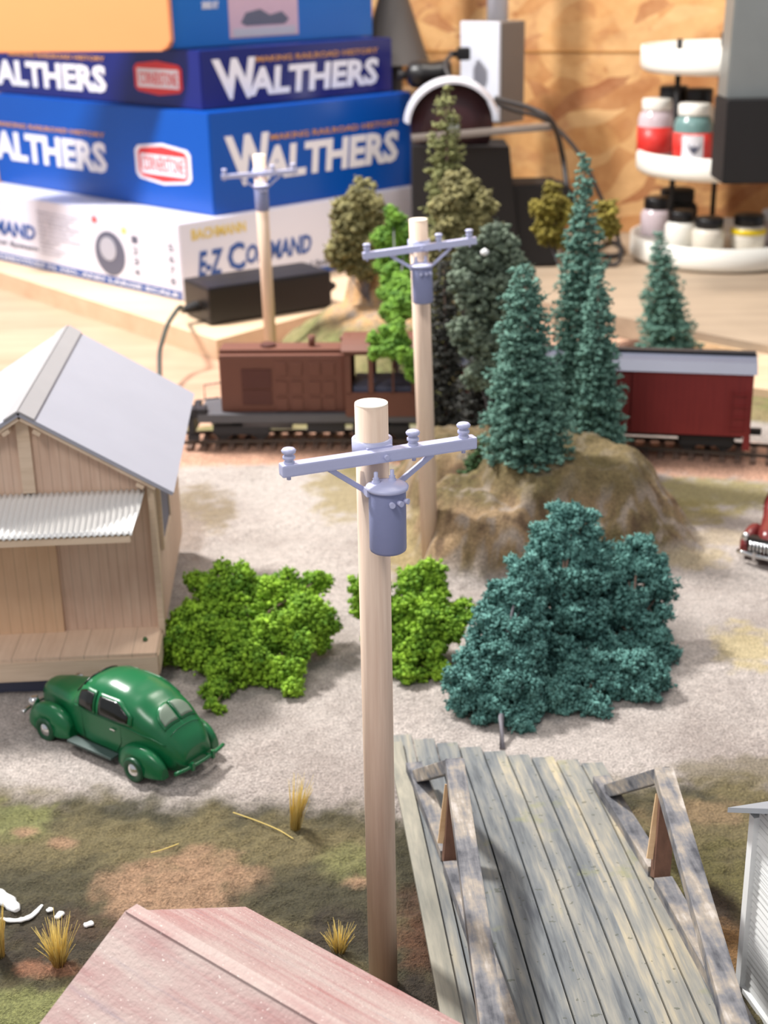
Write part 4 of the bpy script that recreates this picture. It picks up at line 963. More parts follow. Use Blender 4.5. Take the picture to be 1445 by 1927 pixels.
def con(bpx, bpy_, z, tpx, tpy, rpx, mat, label, seed, **k):
    b_ = G(bpx, bpy_, z); t_ = AY(tpx, tpy, b_.y); b_ = Vector((b_.x, b_.y, min(z, gz(b_) + .0) if k.pop('snap', True) else z)); r = rpx * depth(t_ * .3 + b_ * .7) / F
    return conifer(b_, t_, r, mat, label, seed, **k)
con(995, 880, .33, 985, 498, 86, 'f_spruce', 'broad blue-green spruce nearest on the mound, left of the pair', 21, br=.0125, taper=.52)
con(1128, 812, .36, 1125, 500, 62, 'f_spruce', 'slim blue-green spruce on the mound in front of the red boxcar', 22, br=.0125, taper=.65)
con(1090, 795, .30, 1100, 290, 76, 'f_spruce', 'tallest blue-green spruce rising behind the two spruces on the mound', 23, br=.0135, taper=.7)
con(1258, 665, .06, 1240, 435, 58, 'f_spruce', 'lone dark spruce standing behind the red boxcar roof', 24, br=.014, taper=.7)
con(900, 900, .2, 900, 826, 36, 'f_small', 'tiny green spruce on the mound beside the middle pole', 25, br=.010, taper=.6)
con(842, 790, .2, 835, 480, 46, 'f_black', 'nearly black conifer just right of the middle pole', 26, br=.015, taper=.6)
con(905, 812, .2, 925, 560, 60, 'f_black', 'nearly black conifer between middle pole and broad spruce', 27, br=.015, taper=.5)
con(850, 650, .3, 838, 172, 66, 'f_olive2', 'tallest olive green conifer in front of the bench grinder', 28, br=.019, taper=.62)
def tree(name, base, spec, mat, label, seed, br=.025, trunkpts=None, trunk='bark', cat='tree', **k):
    return shrub(name, base, spec, mat, label, cat, br, seed, trunkpts, trunk, **k)
def gb2(px, py, z): p = G(px, py, z); return (p.x, p.y, gz(p))
tb = G(697, 630, .25)
tree('bushy_tree', (tb.x, tb.y, gz(tb)), [(685, 365, 30, 8.75), (665, 395, 34, 8.75), (705, 395, 34, 8.75), (660, 430, 40, 8.75), (700, 430, 44, 8.75), (725, 425, 26, 8.75), (650, 470, 34, 8.75), (690, 475, 40, 8.75), (720, 470, 26, 8.75), (680, 505, 24, 8.75), (640, 485, 20, 8.75)], 'f_olive', 'olive tree with a bare grey trunk before the white box', 31, .016, [(tb.x, tb.y, gz(tb) - .02), AY(692, 560, tb.y), AY(688, 480, tb.y)], fill=.7, rough=.5)
yb = 7.9; 
tree('ivy_tree', gb2(742, 705, .1), [(740, 405, 16, yb), (745, 430, 28, yb), (730, 450, 26, yb), (765, 440, 22, yb), (725, 490, 28, yb), (750, 500, 28, yb), (770, 520, 26, yb), (740, 550, 26, yb), (745, 530, 30, 7.7), (755, 560, 30, 7.6), (760, 580, 30, 7.5), (735, 600, 26, 7.45), (722, 635, 26, 7.1), (752, 635, 26, 7.05), (706, 662, 16, 6.95), (765, 672, 22, 6.95), (775, 700, 16, 6.93), (740, 655, 18, 7.0)], 'f_lime2', 'tall narrow bright green tree left of the middle pole', 32, .013, fill=.9)
yb = 7.75
tree('bushy_tree', gb2(880, 640, .3), [(870, 365, 36, yb), (840, 390, 34, yb), (905, 390, 34, yb), (850, 430, 44, yb), (900, 430, 42, yb), (930, 440, 24, yb), (830, 470, 34, yb), (880, 480, 50, yb)], 'f_olive', 'round olive brown tree in front of the tallest olive conifer', 33, .016, fill=.75, rough=.45)
yb = 6.72
tree('bushy_tree', gb2(925, 800, .25), [(935, 450, 34, yb), (905, 475, 36, yb), (965, 475, 30, yb), (890, 520, 40, yb), (940, 520, 48, yb), (975, 520, 26, yb), (900, 570, 44, yb), (950, 575, 48, yb), (890, 630, 40, yb), (940, 635, 46, yb), (930, 690, 40, yb), (890, 700, 34, yb)], 'f_dark', 'large dark green bushy tree with a pale spot behind the broad spruce', 34, .015, fill=.8, rough=.45)
pb = AY(912, 474, yb - .16); o = MB().lathe(pb, [(0, -.02), (.018, -.01), (.02, .004), (0, .018)], 10).build('foam_ball', 'foam'); tag(o, 'small white foam ball caught in the large dark bushy tree', 'ball')
yb = 8.6
tree('bushy_tree', gb2(1045, 560, .3), [(1045, 370, 24, yb), (1030, 400, 28, yb), (1060, 400, 26, yb), (1025, 440, 24, yb), (1140, 395, 22, yb), (1150, 430, 20, yb), (1055, 450, 22, yb)], 'f_yel', 'sparse yellow green bush behind the tallest blue-green spruce', 35, .015, fill=.5, rough=.6)
for px, py, z, r, lb in ((915, 748, .36, 22, 'flat tan rock at the mound top left of the broad spruce'), (1190, 645, .1, 20, 'dark brown stone left of the lone dark spruce'), (618, 600, .14, 16, 'brown green stone at the foot of the hill beside the adapter'), (462, 672, .0, 24, 'brown stone against the plywood above the locomotive hood')):
    p = G(px, py, z); rr = r * depth(p) / F; bm = bmesh.new(); bmesh.ops.create_icosphere(bm, subdivisions=3, radius=1)
    for v in bm.verts:
        v.co *= 1 + .3 * noise.noise(v.co * 1.6 + Vector((px, 0, 0))); v.co = Vector((v.co.x * rr * 1.3, v.co.y * rr, v.co.z * rr * .7))
    me = bpy.data.meshes.new('rock'); bm.to_mesh(me); bm.free(); o = link('rock', me, 'rock' if px == 915 else 'timber_brown'); o.location = (p.x, p.y, max(gz(p), -.04) + rr * .45); tag(o, lb, 'rock')

# straw tufts
def tuft(base, h, spread, n, label, seed, lean=0):
    rs = random.Random(seed); t = MB(); base = Vector(base)
    for i in range(n):
        a = rs.uniform(0, 2 * pi); r0 = rs.uniform(0, .014); r1 = rs.uniform(.1, 1) * spread; hh = h * rs.uniform(.55, 1)
        p0 = base + Vector((cos(a) * r0, sin(a) * r0, -.01)); p2 = base + Vector((cos(a) * r1 + lean * hh, sin(a) * r1, hh)); p1 = (p0 + p2) / 2 + Vector((0, 0, hh * .08))
        t.tube([p0, p1, p2], .0012, 4, [.0013, .001, .0004])
    o = t.build('straw_tuft', 'straw'); tag(o, label, 'grass tuft'); return o
tuft(gb(555, 1560), .19, .045, 75, 'tall thin straw tuft at the gravel edge left of the nearest pole', 1, .12)
tuft(gb(10, 1868, -.12), .17, .03, 90, 'upright straw tuft at the left edge by the creek', 2)
tuft(gb(118, 1872, -.1), .14, .07, 90, 'fanned straw tuft beside the red shed roof', 3)
tuft(gb(640, 1850, -.1), .09, .05, 60, 'short straw tuft behind the red shed beside the nearest pole', 4)
def strands(pts, label, r=.0016):
    o = MB().tube(smoothpath(pts, 6), r, 5).build('straw_strand', 'straw'); tag(o, label, 'straw')
def gp(px, py, dz=.008): p = G(px, py, -.03); p.z = gz(p) + dz; return p
strands([gp(440, 1548), gp(485, 1565), gp(525, 1580), gp(553, 1598)], 'long curved straw strand on the grass below the tall thin tuft')
strands([gp(285, 1622), gp(310, 1618), gp(338, 1608)], 'short straw strand lying above the bare earth patch')
# white water foam in the creek
def foamblob(poly, label, th=.012):
    m = MB(); rs = random.Random(len(label)); pts = [gp(x, y, .012) for x, y in poly]
    pts = smoothpath(pts, 5); m.tube(pts, th, 8, [th * (.35 + .65 * sin(pi * (i + .5) / len(pts))) * rs.uniform(.8, 1.2) for i in range(len(pts))])
    zc = sum(p.z for p in pts) / len(pts)
    for v in m.b.verts: v.co.z = zc - .006 + (v.co.z - zc) * .45
    o = m.build('water_foam', 'foam'); tag(o, label, 'foam')
foamblob([(-20, 1690), (12, 1712), (35, 1735)], 'thick white foam smear at the far left of the creek', .022)
foamblob([(4, 1750), (30, 1752), (60, 1744), (82, 1722)], 'curved white foam streak in the creek at the left', .010)
foamblob([(90, 1735), (102, 1730)], 'small white foam speck right of the curved streak', .010)
foamblob([(108, 1748), (120, 1735)], 'narrow white foam dab in the middle of the creek splashes', .012)
foamblob([(160, 1762), (178, 1756)], 'white foam dab nearest the red shed roof', .012)

# ------------------------------------------------------------------ box stack on the bench
AR = radians(42); RD = Vector((cos(AR), sin(AR), 0)); LD = Vector((cos(radians(136)), sin(radians(136)), 0)); UP = Vector((0, 0, 1))
def tlen(C, D, px, lo=.2, hi=5):
    for _ in range(40):
        mid = (lo + hi) / 2; v = PR(C + D * mid)[0]
        if (D is RD and v < px) or (D is LD and v > px): lo = mid
        else: hi = mid
    return lo
def make_box(name, cpx, cpy, zb, tpy, rpx, lpx, mat, label, cat='box', ztop_=None):
    C = G(cpx, cpy, zb); zt = AY(cpx, tpy, C.y).z if ztop_ is None else ztop_; LR = tlen(C, RD, rpx); LL = min(tlen(C, LD, lpx), 2.9)
    t = thing(name, C, label, cat); h = zt - zb
    m = MB(); m.prism([C, C + RD * LR, C + RD * LR + LD * LL, C + LD * LL], UP * h)
    bmesh.ops.bevel(m.b, geom=list(m.b.edges), offset=.008, segments=2, affect='EDGES'); m.build('carton', mat, t, world=True)
    fr = C - RD.cross(UP) * -.0
    return dict(t=t, C=C, LR=LR, LL=LL, h=h, zt=zt, RO=C, LO=C + LD * LL)
NR = RD.cross(UP); NL = (-LD).cross(UP)
def rf(b, u, v): return b['C'] + RD * (u * b['LR']) + UP * (v * b['h']) + NR * .001
def lf(b, u, v): return b['C'] + LD * (u * b['LL']) + UP * (v * b['h']) + NL * .001   # u = distance from the corner
def rtext(b, txt, u0, u1, v0, v1, mat, nm='lettering', **k): text_part(nm, txt, rf(b, u0, v0), RD, UP, (u1 - u0) * b['LR'], (v1 - v0) * b['h'], mat, b['t'], **k)
def dface(C, D, px): return tlen(C, D, px)
def ltext(b, txt, pxa, pxb, v0, v1, mat, nm='lettering', **k):
    a = tlen(b['C'], LD, pxa, .0, 6); c = tlen(b['C'], LD, pxb, .0, 6); text_part(nm, txt, b['C'] + LD * a + UP * (v0 * b['h']) + NL * .001, -LD, UP, a - c, (v1 - v0) * b['h'], mat, b['t'], **k)
def lpatch(b, nm, pxa, pxb, v0, v1, mat, poly=None, off=.001, th=.003):
    a = tlen(b['C'], LD, pxa, .0, 6); c = tlen(b['C'], LD, pxb, .0, 6); return patch(nm, b['C'] + LD * a + UP * (v0 * b['h']) + NL * off, -LD, UP, a - c, (v1 - v0) * b['h'], mat, b['t'], th, poly)
def rpatch(b, nm, pxa, pxb, v0, v1, mat, poly=None, off=.001, th=.003):
    a = tlen(b['C'], RD, pxa, .0, 6); c = tlen(b['C'], RD, pxb, .0, 6); return patch(nm, b['C'] + RD * a + UP * (v0 * b['h']) + NR * off, RD, UP, c - a, (v1 - v0) * b['h'], mat, b['t'], th, poly)
def rtextp(b, txt, pxa, pxb, v0, v1, mat, nm='lettering', **k):
    a = tlen(b['C'], RD, pxa, .0, 6); c = tlen(b['C'], RD, pxb, .0, 6); text_part(nm, txt, b['C'] + RD * a + UP * (v0 * b['h']) + NR * .001, RD, UP, c - a, (v1 - v0) * b['h'], mat, b['t'], **k)
HEX = [(0, .22), (.06, .1), (.5, 0), (.94, .1), (1, .22), (1, .78), (.94, .9), (.5, 1), (.06, .9), (0, .78)]
E1 = make_box('controller_box', 345, 567, BZ, 421, 782, -260, 'ezwhite', 'white controller box at the bottom of the box stack with blue lettering')
rtextp(E1, 'E-Z', 376, 424, .26, .60, 'inkblue', off=.03, shear=.25); rtextp(E1, 'C', 432, 464, .27, .64, 'inkblue', off=.03); rtextp(E1, 'OMMAND', 466, 588, .32, .58, 'inkblue', off=.03, shear=.2)
rtextp(E1, 'BACHMANN', 368, 468, .76, .9, 'inkyellow', off=.02); rtextp(E1, 'Digital Command Control System', 400, 640, .10, .2, 'inkdgrey')
rpatch(E1, 'blue_stripe', 349, 775, 0.01, .09, 'inkblue')
a_ = [(.5 + .5 * cos(2 * pi * k / 24), .5 + .5 * sin(2 * pi * k / 24)) for k in range(24)]
rpatch(E1, 'grey_dot', 622, 642, .30, .44, 'silver', a_)
lpatch(E1, 'blue_stripe', -255, 343, .01, .12, 'inkblue'); ltext(E1, 'NUMBER ONE IN LOCOMOTIVES N, HO, AND LARGE SCALE', -160, 338, .03, .095, 'inkwhite', thick=.006)
ltext(E1, 'COMMAND', -60, 74, .40, .62, 'inkblue', off=.03, shear=.15); ltext(E1, 'Control System', -40, 76, .24, .32, 'inkdgrey')
for k in range(11):
    ltext(E1, ['Operate up to ten trains', 'with independent speed', 'and direction control', 'and lighting effects', 'simple push button use'][k % 5], 80, 158 - (k % 3) * 10 - (30 if k > 6 else 0), .82 - k * .058, .845 - k * .058, 'inkgrey')
lpatch(E1, 'picture_panel', 172, 338, .13, .9, 'inkgrey' if False else 'ezwhite')
lpatch(E1, 'dial_picture', 186, 242, .14, .74, 'inkdgrey', a_, .003, .004); lpatch(E1, 'dial_face', 196, 226, .34, .66, 'inkgrey', a_, .006, .004)
star = [(.5 + (.5 if k % 2 == 0 else .22) * sin(pi * k / 8), .5 + (.5 if k % 2 == 0 else .22) * cos(pi * k / 8)) for k in range(16)]
lpatch(E1, 'red_star', 182, 196, .80, .93, 'inkred', star, .003); lpatch(E1, 'yellow_star', 236, 250, .72, .85, 'inkyellow', star, .003)
for k in range(4): ltext(E1, str(k + 1), 256, 268, .64 - .145 * k, .74 - .145 * k, 'inkdgrey'); ltext(E1, str(k + 5), 324, 335, .62 - .145 * k, .72 - .145 * k, 'inkdgrey')
E2 = make_box('kit_box', 403, 407, E1['zt'] + .002, 213, 776, -300, 'blue', 'bright blue railroad kit box resting on the white controller box')
rtextp(E2, 'W', 430, 512, .26, .76, 'inkwhite', off=.042, shear=-.15); rtextp(E2, 'ALTHERS', 496, 750, .28, .62, 'inkwhite', off=.042, shear=.1); rtextp(E2, 'MAKING RAILROAD HISTORY', 515, 752, .67, .73, 'inkgold', off=.01)
ltext(E2, 'W', -70, -2, .24, .74, 'inkwhite', off=.042, shear=-.1); ltext(E2, 'ALTHERS', 0, 208, .27, .60, 'inkwhite', off=.042); ltext(E2, 'MAKING RAILROAD HISTORY', 8, 208, .65, .70, 'inkgold', off=.01)
lpatch(E2, 'emblem_border', 262, 366, .24, .66, 'inkwhite', HEX); lpatch(E2, 'emblem', 268, 360, .27, .63, 'inkred', HEX, .003); lpatch(E2, 'emblem_band', 273, 356, .34, .54, 'inkwhite', None, .005); ltext(E2, 'CORNERSTONE', 276, 353, .37, .52, 'inkred', off=.01, thick=.009)
E3 = make_box('kit_box', 382, 208, E2['zt'] + .002, 96, 739, -280, 'navy', 'shrink-wrapped navy railroad kit box lying on the bright blue kit box')
rtextp(E3, 'W', 403, 484, .14, .84, 'inkwhite', off=.042, shear=-.15); rtextp(E3, 'ALTHERS', 468, 712, .16, .66, 'inkwhite', off=.042, shear=.1); rtextp(E3, 'MAKING RAILROAD HISTORY', 486, 712, .74, .84, 'inkgold', off=.01)
ltext(E3, 'W', -75, -4, .12, .8, 'inkwhite', off=.042, shear=-.1); ltext(E3, 'ALTHERS', -2, 204, .16, .66, 'inkwhite', off=.042); ltext(E3, 'MAKING RAILROAD HISTORY', 25, 204, .74, .82, 'inkgold', off=.01)
lpatch(E3, 'emblem', 258, 347, .2, .8, 'inkred', HEX, .003); lpatch(E3, 'emblem_band', 264, 341, .33, .66, 'inkwhite', None, .005); ltext(E3, 'CORNERSTONE', 268, 338, .38, .6, 'inkred', off=.01, thick=.009)
E4 = make_box('kit_box', 327, 93, E3['zt'] + .002, -140, 702, 60, 'topblue', 'bright blue kit box with a printed picture at the top of the stack')
rpatch(E4, 'picture_panel', 433, 562, .06, .62, 'inkpink'); rpatch(E4, 'picture_scene', 455, 545, .16, .30, 'inkdgrey', [(0, .2), (.1, 0), (.9, 0), (1, .3), (.85, .8), (.6, .6), (.4, 1), (.1, .8)], .003); rpatch(E4, 'picture_snow', 440, 556, .07, .14, 'inkgrey', None, .003)
rtextp(E4, 'CORNERSTONE', 384, 415, .42, .50, 'inkwhite'); rtextp(E4, 'SERIES KIT', 384, 415, .32, .38, 'inkwhite'); rpatch(E4, 'red_corner', 345, 378, .45, .62, 'inkred', [(0, 0), (1, .2), (1, 1), (.1, 1)]); rpatch(E4, 'pink_band', 562, 700, .52, .62, 'inkpink')
# orange tray resting on the navy box in front of the left side of the top box
Yo = E4['C'].y - .19; B_ = AY(320, 70, Yo); B_.z = E3['zt'] + .003
t = thing('orange_case', B_, 'smooth peach orange plastic case with rounded corners on the navy box', 'case')
D_ = Vector((cos(radians(-6)), sin(radians(-6)), 0)); h_ = 1.0; Lw = 1.75; rr = .07
pts2 = [(0, 0), (Lw - rr, 0)] + [(Lw - rr + rr * sin(a), rr - rr * cos(a)) for a in np.linspace(.2, pi / 2, 6)] + [(Lw, h_)] + [(0, h_)]
m = MB(); m.prism([B_ + D_ * (u - Lw) + UP * v for u, v in pts2], Vector((-D_.y, D_.x, 0)) * .12); bmesh.ops.bevel(m.b, geom=list(m.b.edges), offset=.012, segments=2, affect='EDGES'); m.build('shell', 'orange', t, world=True)

# power adapter with cable
def make_adapter():
    a = G(395, 612, BZ + .008); b = G(624, 576, BZ + .008); d = b - a; L = d.length; yaw = atan2(d.y, d.x); t = thing('power_adapter', a, 'black power adapter brick lying in front of the box stack', 'power adapter', yaw)
    h = AY(395, 542, a.y).z - a.z; m = MB(); m.box((L / 2, .2, h / 2 ), (L, .42, h), bev=.025); m.build('case', 'black', t)
    m = MB(); m.lathe((-.01, .17, h * .4), [(.04, 0), (.036, .05), (.022, .12), (.014, .13)], 12, axis=(-1, -.1, -.1)); m.build('strain_relief', 'matteblack', t)
    m = MB(); m.lathe((L, .12, h * .45), [(.05, 0), (.045, .05), (.02, .1), (0, .1)], 12, axis=(1, 0, 0)); m.build('plug_end', 'matteblack', t)
    q = mwof(t) @ Vector((-.13, .16, h * .36)); pts = [q, AY(338, 578, 9.15), AY(318, 606, 9.0), AY(306, 640, 8.8), AY(300, 672, 8.6), AY(298, 700, 8.25)]
    pts[-1].z = .0; m = MB(); m.tube(smoothpath(pts, 8), .015, 8); m.build('cord', 'cable_green', t, world=True)
make_adapter()

# ------------------------------------------------------------------ wall outlet, grinder, lamp, cables
def make_outlet():
    Y = 12.5; p = AY(915, 135, Y); k = depth(p) / F
    t = thing('outlet_box', (p.x, wallY(p.x) - .01, p.z), 'grey electrical outlet box with conduit fixed on the strand board wall', 'outlet box')
    hh = 178 * k / cos(PITCH * .5); q = Vector((p.x, Y, p.z))
    M_ = Matrix.Translation(q) @ Matrix.Rotation(radians(-45), 4, 'Z')
    m = MB(); m.box((0.03, 0.05, 0), (.44, .3, hh), M=M_, bev=.02); m.build('housing', 'grey', t, world=True)
    m = MB(); m.box((0.03, -.11, 0.01), (.42, .03, hh * .98), M=M_, bev=.012); m.build('cover_plate', 'silver', t, world=True, label='bright cover plate')
    m = MB(); m.cyl(q + Vector((.1, .12, hh / 2 - .02)), q + Vector((.1, .12, hh / 2 + 1.6)), .09, n=18); m.build('conduit', 'silver', t, world=True)
    m = MB(); m.box((0, .2, 0), (.5, .28, .3), M=Matrix.Translation((p.x + .1, wallY(p.x) - .17, p.z))); m.build('mounting_block', 'grey', t, world=True)
    pl = AY(872, 101, Y - .2); t2 = thing('power_plug', pl, 'black power plug in the outlet box with its cord drooping away', 'plug')
    m = MB(); m.box(pl, (.11, .12, .1), bev=.02); m.box(pl + Vector((-.08, 0, 0)), (.08, .06, .05), bev=.015); m.build('plug_body', 'black', t2, world=True)
    m = MB(); m.tube(smoothpath([pl + Vector((-.1, 0, 0)), AY(846, 106, 12.0), AY(838, 122, 11.9), AY(850, 150, 11.8), AY(900, 180, 11.7), AY(960, 205, 11.7), AY(1030, 228, 11.7), AY(1090, 290, 11.6), AY(1130, 370, 11.5), AY(1160, 440, 11.4), AY(1168, 478, 11.35), G(1160, 497, BZ + .03), G(1130, 498, BZ + .03)], 8), .017, 8); m.build('cord', 'cable', t2, world=True)
    t3 = MB(); t3.tube(smoothpath([AY(930, 185, 11.2), AY(1000, 205, 11.15), AY(1040, 232, 11.15), AY(1058, 290, 11.6), AY(1068, 360, 11.5), AY(1080, 430, 11.5), G(1090, 470, BZ + .04), G(1150, 482, BZ + .03), G(1172, 470, BZ + .03), G(1150, 455, BZ + .03), G(1120, 470, BZ + .03)], 8), .022, 8)
    tag(t3.build('power_cable', 'cable'), 'thick dark cable looping from the grinder down onto the bench', 'cable')
make_outlet()
def make_grinder():
    Y = 11.5; c = AY(850, 235, Y); k = depth(c) / F; t = thing('bench_grinder', (c.x, Y, BZ), 'black bench grinder with silver-rimmed maroon wheel guard behind the trees', 'bench grinder')
    r = 84 * k
    m = MB(); m.lathe(c + Vector((0, .12, 0)), [(0, 0), (r * .92, 0), (r * .92, .14), (r * .4, .2), (0, .2)], 40, axis=(0, -1, 0)); m.build('wheel_guard', 'maroon_dark', t, world=True)
    m = MB(); arc = []
    for a in np.linspace(radians(15), radians(175), 24): arc.append(c + Vector((cos(a) * r * 1.02, -.05, sin(a) * r * .98)))
    for a_1, b_1 in zip(arc, arc[1:]): m.bar(a_1, b_1, .16, .022, up=(a_1 + b_1) / 2 - c)
    m.build('guard_rim', 'silver', t, world=True)
    m = MB(); m.box((c.x, Y + .3, c.z - .05), (.34, .5, .36), bev=.06); m.build('motor', 'maroon_dark', t, world=True)
    m = MB(); m.cyl(c + Vector((0, -.06, 0)), c + Vector((0, -.14, 0)), .05, n=16); m.build('spindle', 'metal', t, world=True)
    p = AY(775, 260, Y - .3); q = AY(1035, 238, Y - .25); m = MB(); m.bar(p, q, .2, .035, .005); m.build('tool_rest', 'grey', t, world=True)
    a = AY(775, 300, Y); b = AY(955, 300, Y); m = MB(); m.prism([(a.x, Y - .15, BZ + .005), (b.x + .1, Y - .15, BZ + .005), (b.x, Y - .15, a.z + .1), (a.x, Y - .15, a.z + .12)], (0, .5, 0)); m.build('pedestal', 'matteblack', t, world=True)
    a = AY(1000, 370, Y); m = MB(); m.box((a.x, Y + .1, (a.z + BZ) / 2 + .06), (.42, .4, a.z - BZ + .1), bev=.03); m.cyl((a.x + .22, Y - .1, a.z - .02), (a.x + .22, Y + .2, a.z - .02), .12, n=20); m.build('switch_box', 'matteblack', t, world=True)
make_grinder()
def make_lamp():
    Y = 12.78; a = AY(808, 118, Y); k = depth(a) / F
    t = thing('grey_hood', AY(690, 118, Y), 'grey sloping metal hood behind the box stack beside the wall', 'hood')
    top = AY(735, 0, Y); m = MB(); ax = a.x - .30; m.lathe((ax, Y, a.z), [(.30, 0), (.10, top.z - a.z + .1), (.09, 1.4), (0, 1.4)], 40); m.build('cone', 'hoodgrey', t, world=True)
    m = MB(); m.cyl((ax, Y, BZ), (ax, Y, a.z + .2), .07, n=16); m.build('stand', 'grey', t, world=True)
    b = AY(765, 142, 12.0); c = AY(846, 138, 11.7); t = thing('black_barrel', b, 'black barrel-shaped tool between the navy box and the outlet box', 'tool')
    m = MB(); m.lathe(b, [(0, 0), (.05, 0), (.1, .04), (.11, .14), (.09, .2), (.1, .3), (.08, .36), (0, .36)], 20, axis=(1, 0, .05)); m.build('barrel', 'black', t, world=True)
    m = MB(); m.cyl(b + Vector((.0, 0, 0)), b + Vector((-.07, 0, .01)), .035, n=12); m.build('nose', 'matteblack', t, world=True)
    m = MB(); m.cyl(b + Vector((.18, .05, -.05)), Vector((b.x + .18, 12.05, BZ)), .03, n=12); m.build('stem', 'matteblack', t, world=True)
    s = AY(757, 184, 12.7); m = MB(); m.box((s.x - .12, wallY(s.x) - .2, s.z), (.5, .36, .05)); tag(m.build('wooden_ledge', 'edgeply'), 'thin orange wooden ledge fixed on the wall behind the navy box', 'ledge')
make_lamp()

# ------------------------------------------------------------------ tiered paint rack and jars
YC = 11.68; RA = AY(1352, 480, YC); tr_r = .70
def tray_z(py): return AY(1352, py, YC - tr_r).z
rack = thing('paint_rack', (RA.x, YC, BZ + .006), 'white three-tier round paint rack turntable on the bench', 'rack')
zs = [BZ + .012, tray_z(347), tray_z(146)]; rh = [.19, .18, .19]; rads = [tr_r + .02, tr_r, tr_r]
for z, h, r_ in zip(zs, rh, rads):
    m = MB(); m.lathe((RA.x, YC, z), [(0, 0), (r_ - .04, 0), (r_ - .01, .02), (r_, .05), (r_, h), (r_ - .02, h), (r_ - .025, h - .045), (0, h - .045)], 72); m.build('tray', 'white', rack, world=True)
for a in (radians(205), radians(-35), radians(85)):
    x, y = RA.x + .5 * cos(a), YC + .5 * sin(a); m = MB(); m.cyl((x, y, zs[0] + .02), (x, y, zs[2] + .25), .022, n=12); m.build('rod', 'matteblack', rack, world=True)
def jar(px, pyb, tier, back, rpx, hpx, caph, glass, cap, label, labmat=None, emblem=False, caprad=.8, band=None):
    z = zs[tier] + rh[tier] - .044; p = AY(px, pyb, YC); dx = p.x - RA.x; k = depth(p) / F; Y = YC - sqrt(max(.01, (tr_r - .05 - rpx * k) ** 2 - dx * dx)) + back - .08; p = AY(px, pyb, Y); k = depth(p) / F; r = rpx * k; h = hpx * k
    if tier == 0: h *= .74
    t = thing('paint_jar', (p.x, Y, z), label, 'paint jar', group=None)
    m = MB(); m.lathe((0, 0, 0), [(0, 0), (r * .92, 0), (r, .012), (r, h * .62), (r * .9, h * .72), (r * .72, h * .78), (r * .72, h * .82), (0, h * .82)], 28); m.build('glass', glass, t)
    m = MB(); m.lathe((0, 0, h * .78), [(0, 0), (r * caprad, 0), (r * caprad * 1.03, .01), (r * caprad * 1.03, h * caph), (r * caprad * .96, h * caph + .01), (0, h * caph + .01)], 28); m.build('cap', cap, t)
    if labmat: m = MB(); m.lathe((0, 0, 0), [(r + .001, .02), (r + .004, .022), (r + .004, h * .5), (r + .001, h * .5)], 28); m.build('label', labmat, t)
    if band: m = MB(); m.lathe((0, 0, 0), [(r + .001, h * .5), (r + .005, h * .505), (r + .003, h * .62), (r * .95, h * .68)], 28); m.build('paint_band', band, t)
    if emblem:
        m = MB(); W_ = []
        for i in range(9):
            a = -pi / 2 - .2 + (-.55 + 1.1 * i / 8); W_.append([(cos(a) * (r + .006), sin(a) * (r + .006), zz) for zz in (.03, h * .47)])
        m.quadgrid(W_); m.build('label_panel', 'inkwhite', t, fix=False)
        yy = -(r + .010); pts = [(-.4, .9), (-.15, .55), (0, .75), (.15, .55), (.4, .9), (.25, .4), (0, .1), (-.25, .4)]
        m = MB(); m.prism([(u * r * .9 - .02, yy, h * .13 + v * h * .24) for u, v in pts], (0, .006, 0)); m.build('emblem', 'inkdgrey', t)
    return t
jar(1301, 305, 1, .10, 36, 108, .17, 'jargreen', 'white', 'grey-green paint jar with red label and white cap on the middle tray', 'jarred', True)
jar(1232, 292, 1, .22, 34, 104, .17, 'jarclear', 'white', 'milky jar with red label at the left of the middle tray', 'jarred')
jar(1262, 285, 1, .50, 32, 120, .2, 'jarclear', 'black', 'pale jar with black cap behind the two red-labelled jars', None)
jar(1310, 285, 1, .52, 30, 120, .2, 'jarwhite', 'black', 'cream jar with black cap behind the grey-green jar', None)
jar(1404, 490, 0, .12, 32, 74, .3, 'jarwhite', 'black', 'low jar of yellow paint with black cap on the bottom tray', None, False, .85, 'jaryellow')
jar(1330, 486, 0, .16, 30, 70, .3, 'jarwhite', 'black', 'cream paint jar with black cap beside the yellow jar', None, False, .85, 'jaryellow' if False else None)
jar(1278, 478, 0, .26, 29, 76, .3, 'white', 'black', 'white paint jar with black cap behind the lone dark spruce top', None)
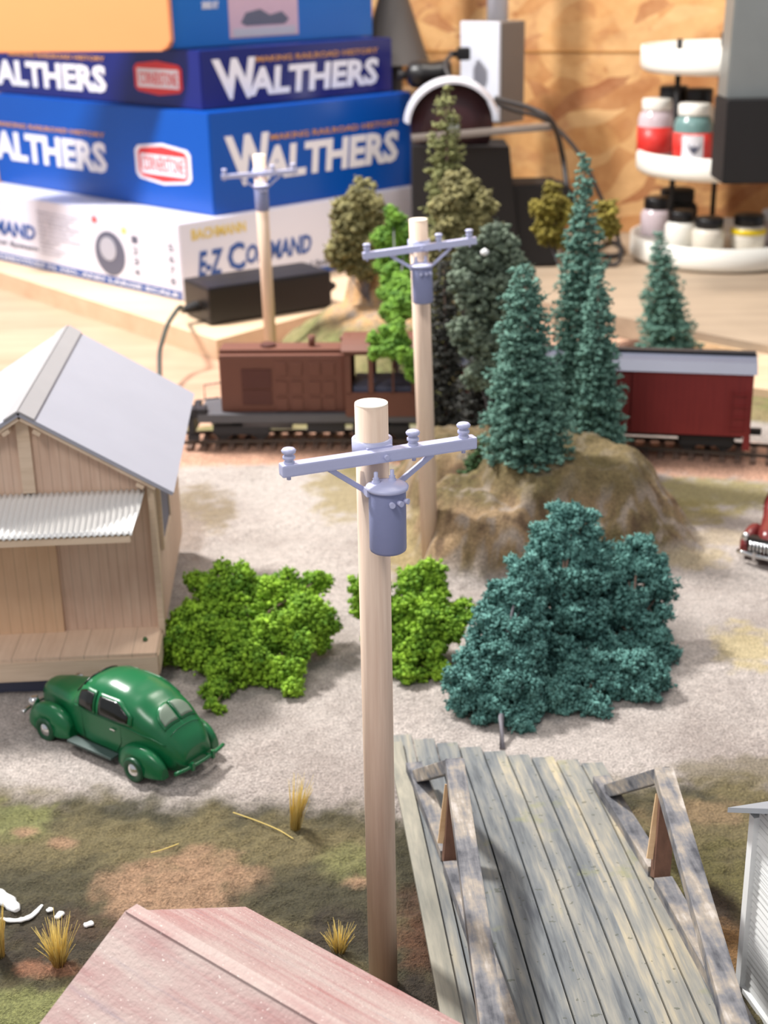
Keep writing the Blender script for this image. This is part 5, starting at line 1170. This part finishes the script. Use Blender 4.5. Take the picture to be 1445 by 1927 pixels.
jar(1232, 466, 0, .40, 29, 84, .3, 'jarclear', 'black', 'leftmost pale jar with black cap on the bottom tray', None)
jar(1270, 450, 0, .85, 38, 90, .3, 'matteblack', 'matteblack', 'large all-black jar at the back of the bottom tray', None)
jar(1452, 494, 0, .10, 30, 74, .3, 'jarclear', 'silver', 'jar with a silver cap at the right edge of the bottom tray', None)
# machine hanging in from the right
def make_machine():
    Y = 10.35; t = thing('bench_machine', G(1560, 560, BZ + .01), 'grey metal machine with a black lower block at the upper right edge', 'machine')
    a = AY(1386, -60, Y); b = AY(1358, 188, Y + .0); c = AY(1362, 186, Y); d = AY(1362, 342, Y)
    m = MB(); m.prism([(b.x + .03, Y, b.z), (b.x + 1.1, Y, b.z), (a.x + 1.1, Y, a.z + .4), (a.x + .02, Y, a.z + .4)], (0, .28, 0)); bmesh.ops.bevel(m.b, geom=list(m.b.edges), offset=.012, segments=2, affect='EDGES'); m.build('housing', 'metal', t, world=True)
    m = MB(); m.prism([(c.x, Y - .12, d.z), (c.x + 1.1, Y - .12, d.z), (c.x + 1.1, Y - .12, c.z), (c.x, Y - .12, c.z)], (0, .4, 0)); bmesh.ops.bevel(m.b, geom=list(m.b.edges), offset=.01, segments=2, affect='EDGES'); m.build('lower_block', 'matteblack', t, world=True)
    m = MB(); m.box((c.x + .95, Y + .1, (d.z + BZ) / 2), (.22, .25, d.z - BZ + .02)); m.build('column', 'metal', t, world=True)
make_machine()

# families of look-alikes share a group
FAM = {'utility_pole': 'utility poles on the layout', 'spruce_tree': 'model conifers', 'teal_tree': 'teal foam trees in the clump', 'lime_shrub': 'lime foam shrubs', 'bushy_tree': 'bushy model trees',
       'paint_jar': 'paint jars on the round rack', 'kit_box': 'railroad kit boxes in the stack', 'straw_tuft': 'straw grass tufts', 'straw_strand': 'loose straw strands', 'water_foam': 'white foam in the creek', 'rock': 'rocks and stones', 'toy_car': 'toy cars'}
for o in bpy.data.objects:
    k = o.name.split('.')[0]
    if o.parent is None and k in FAM and 'label' in o: o['group'] = FAM[k]
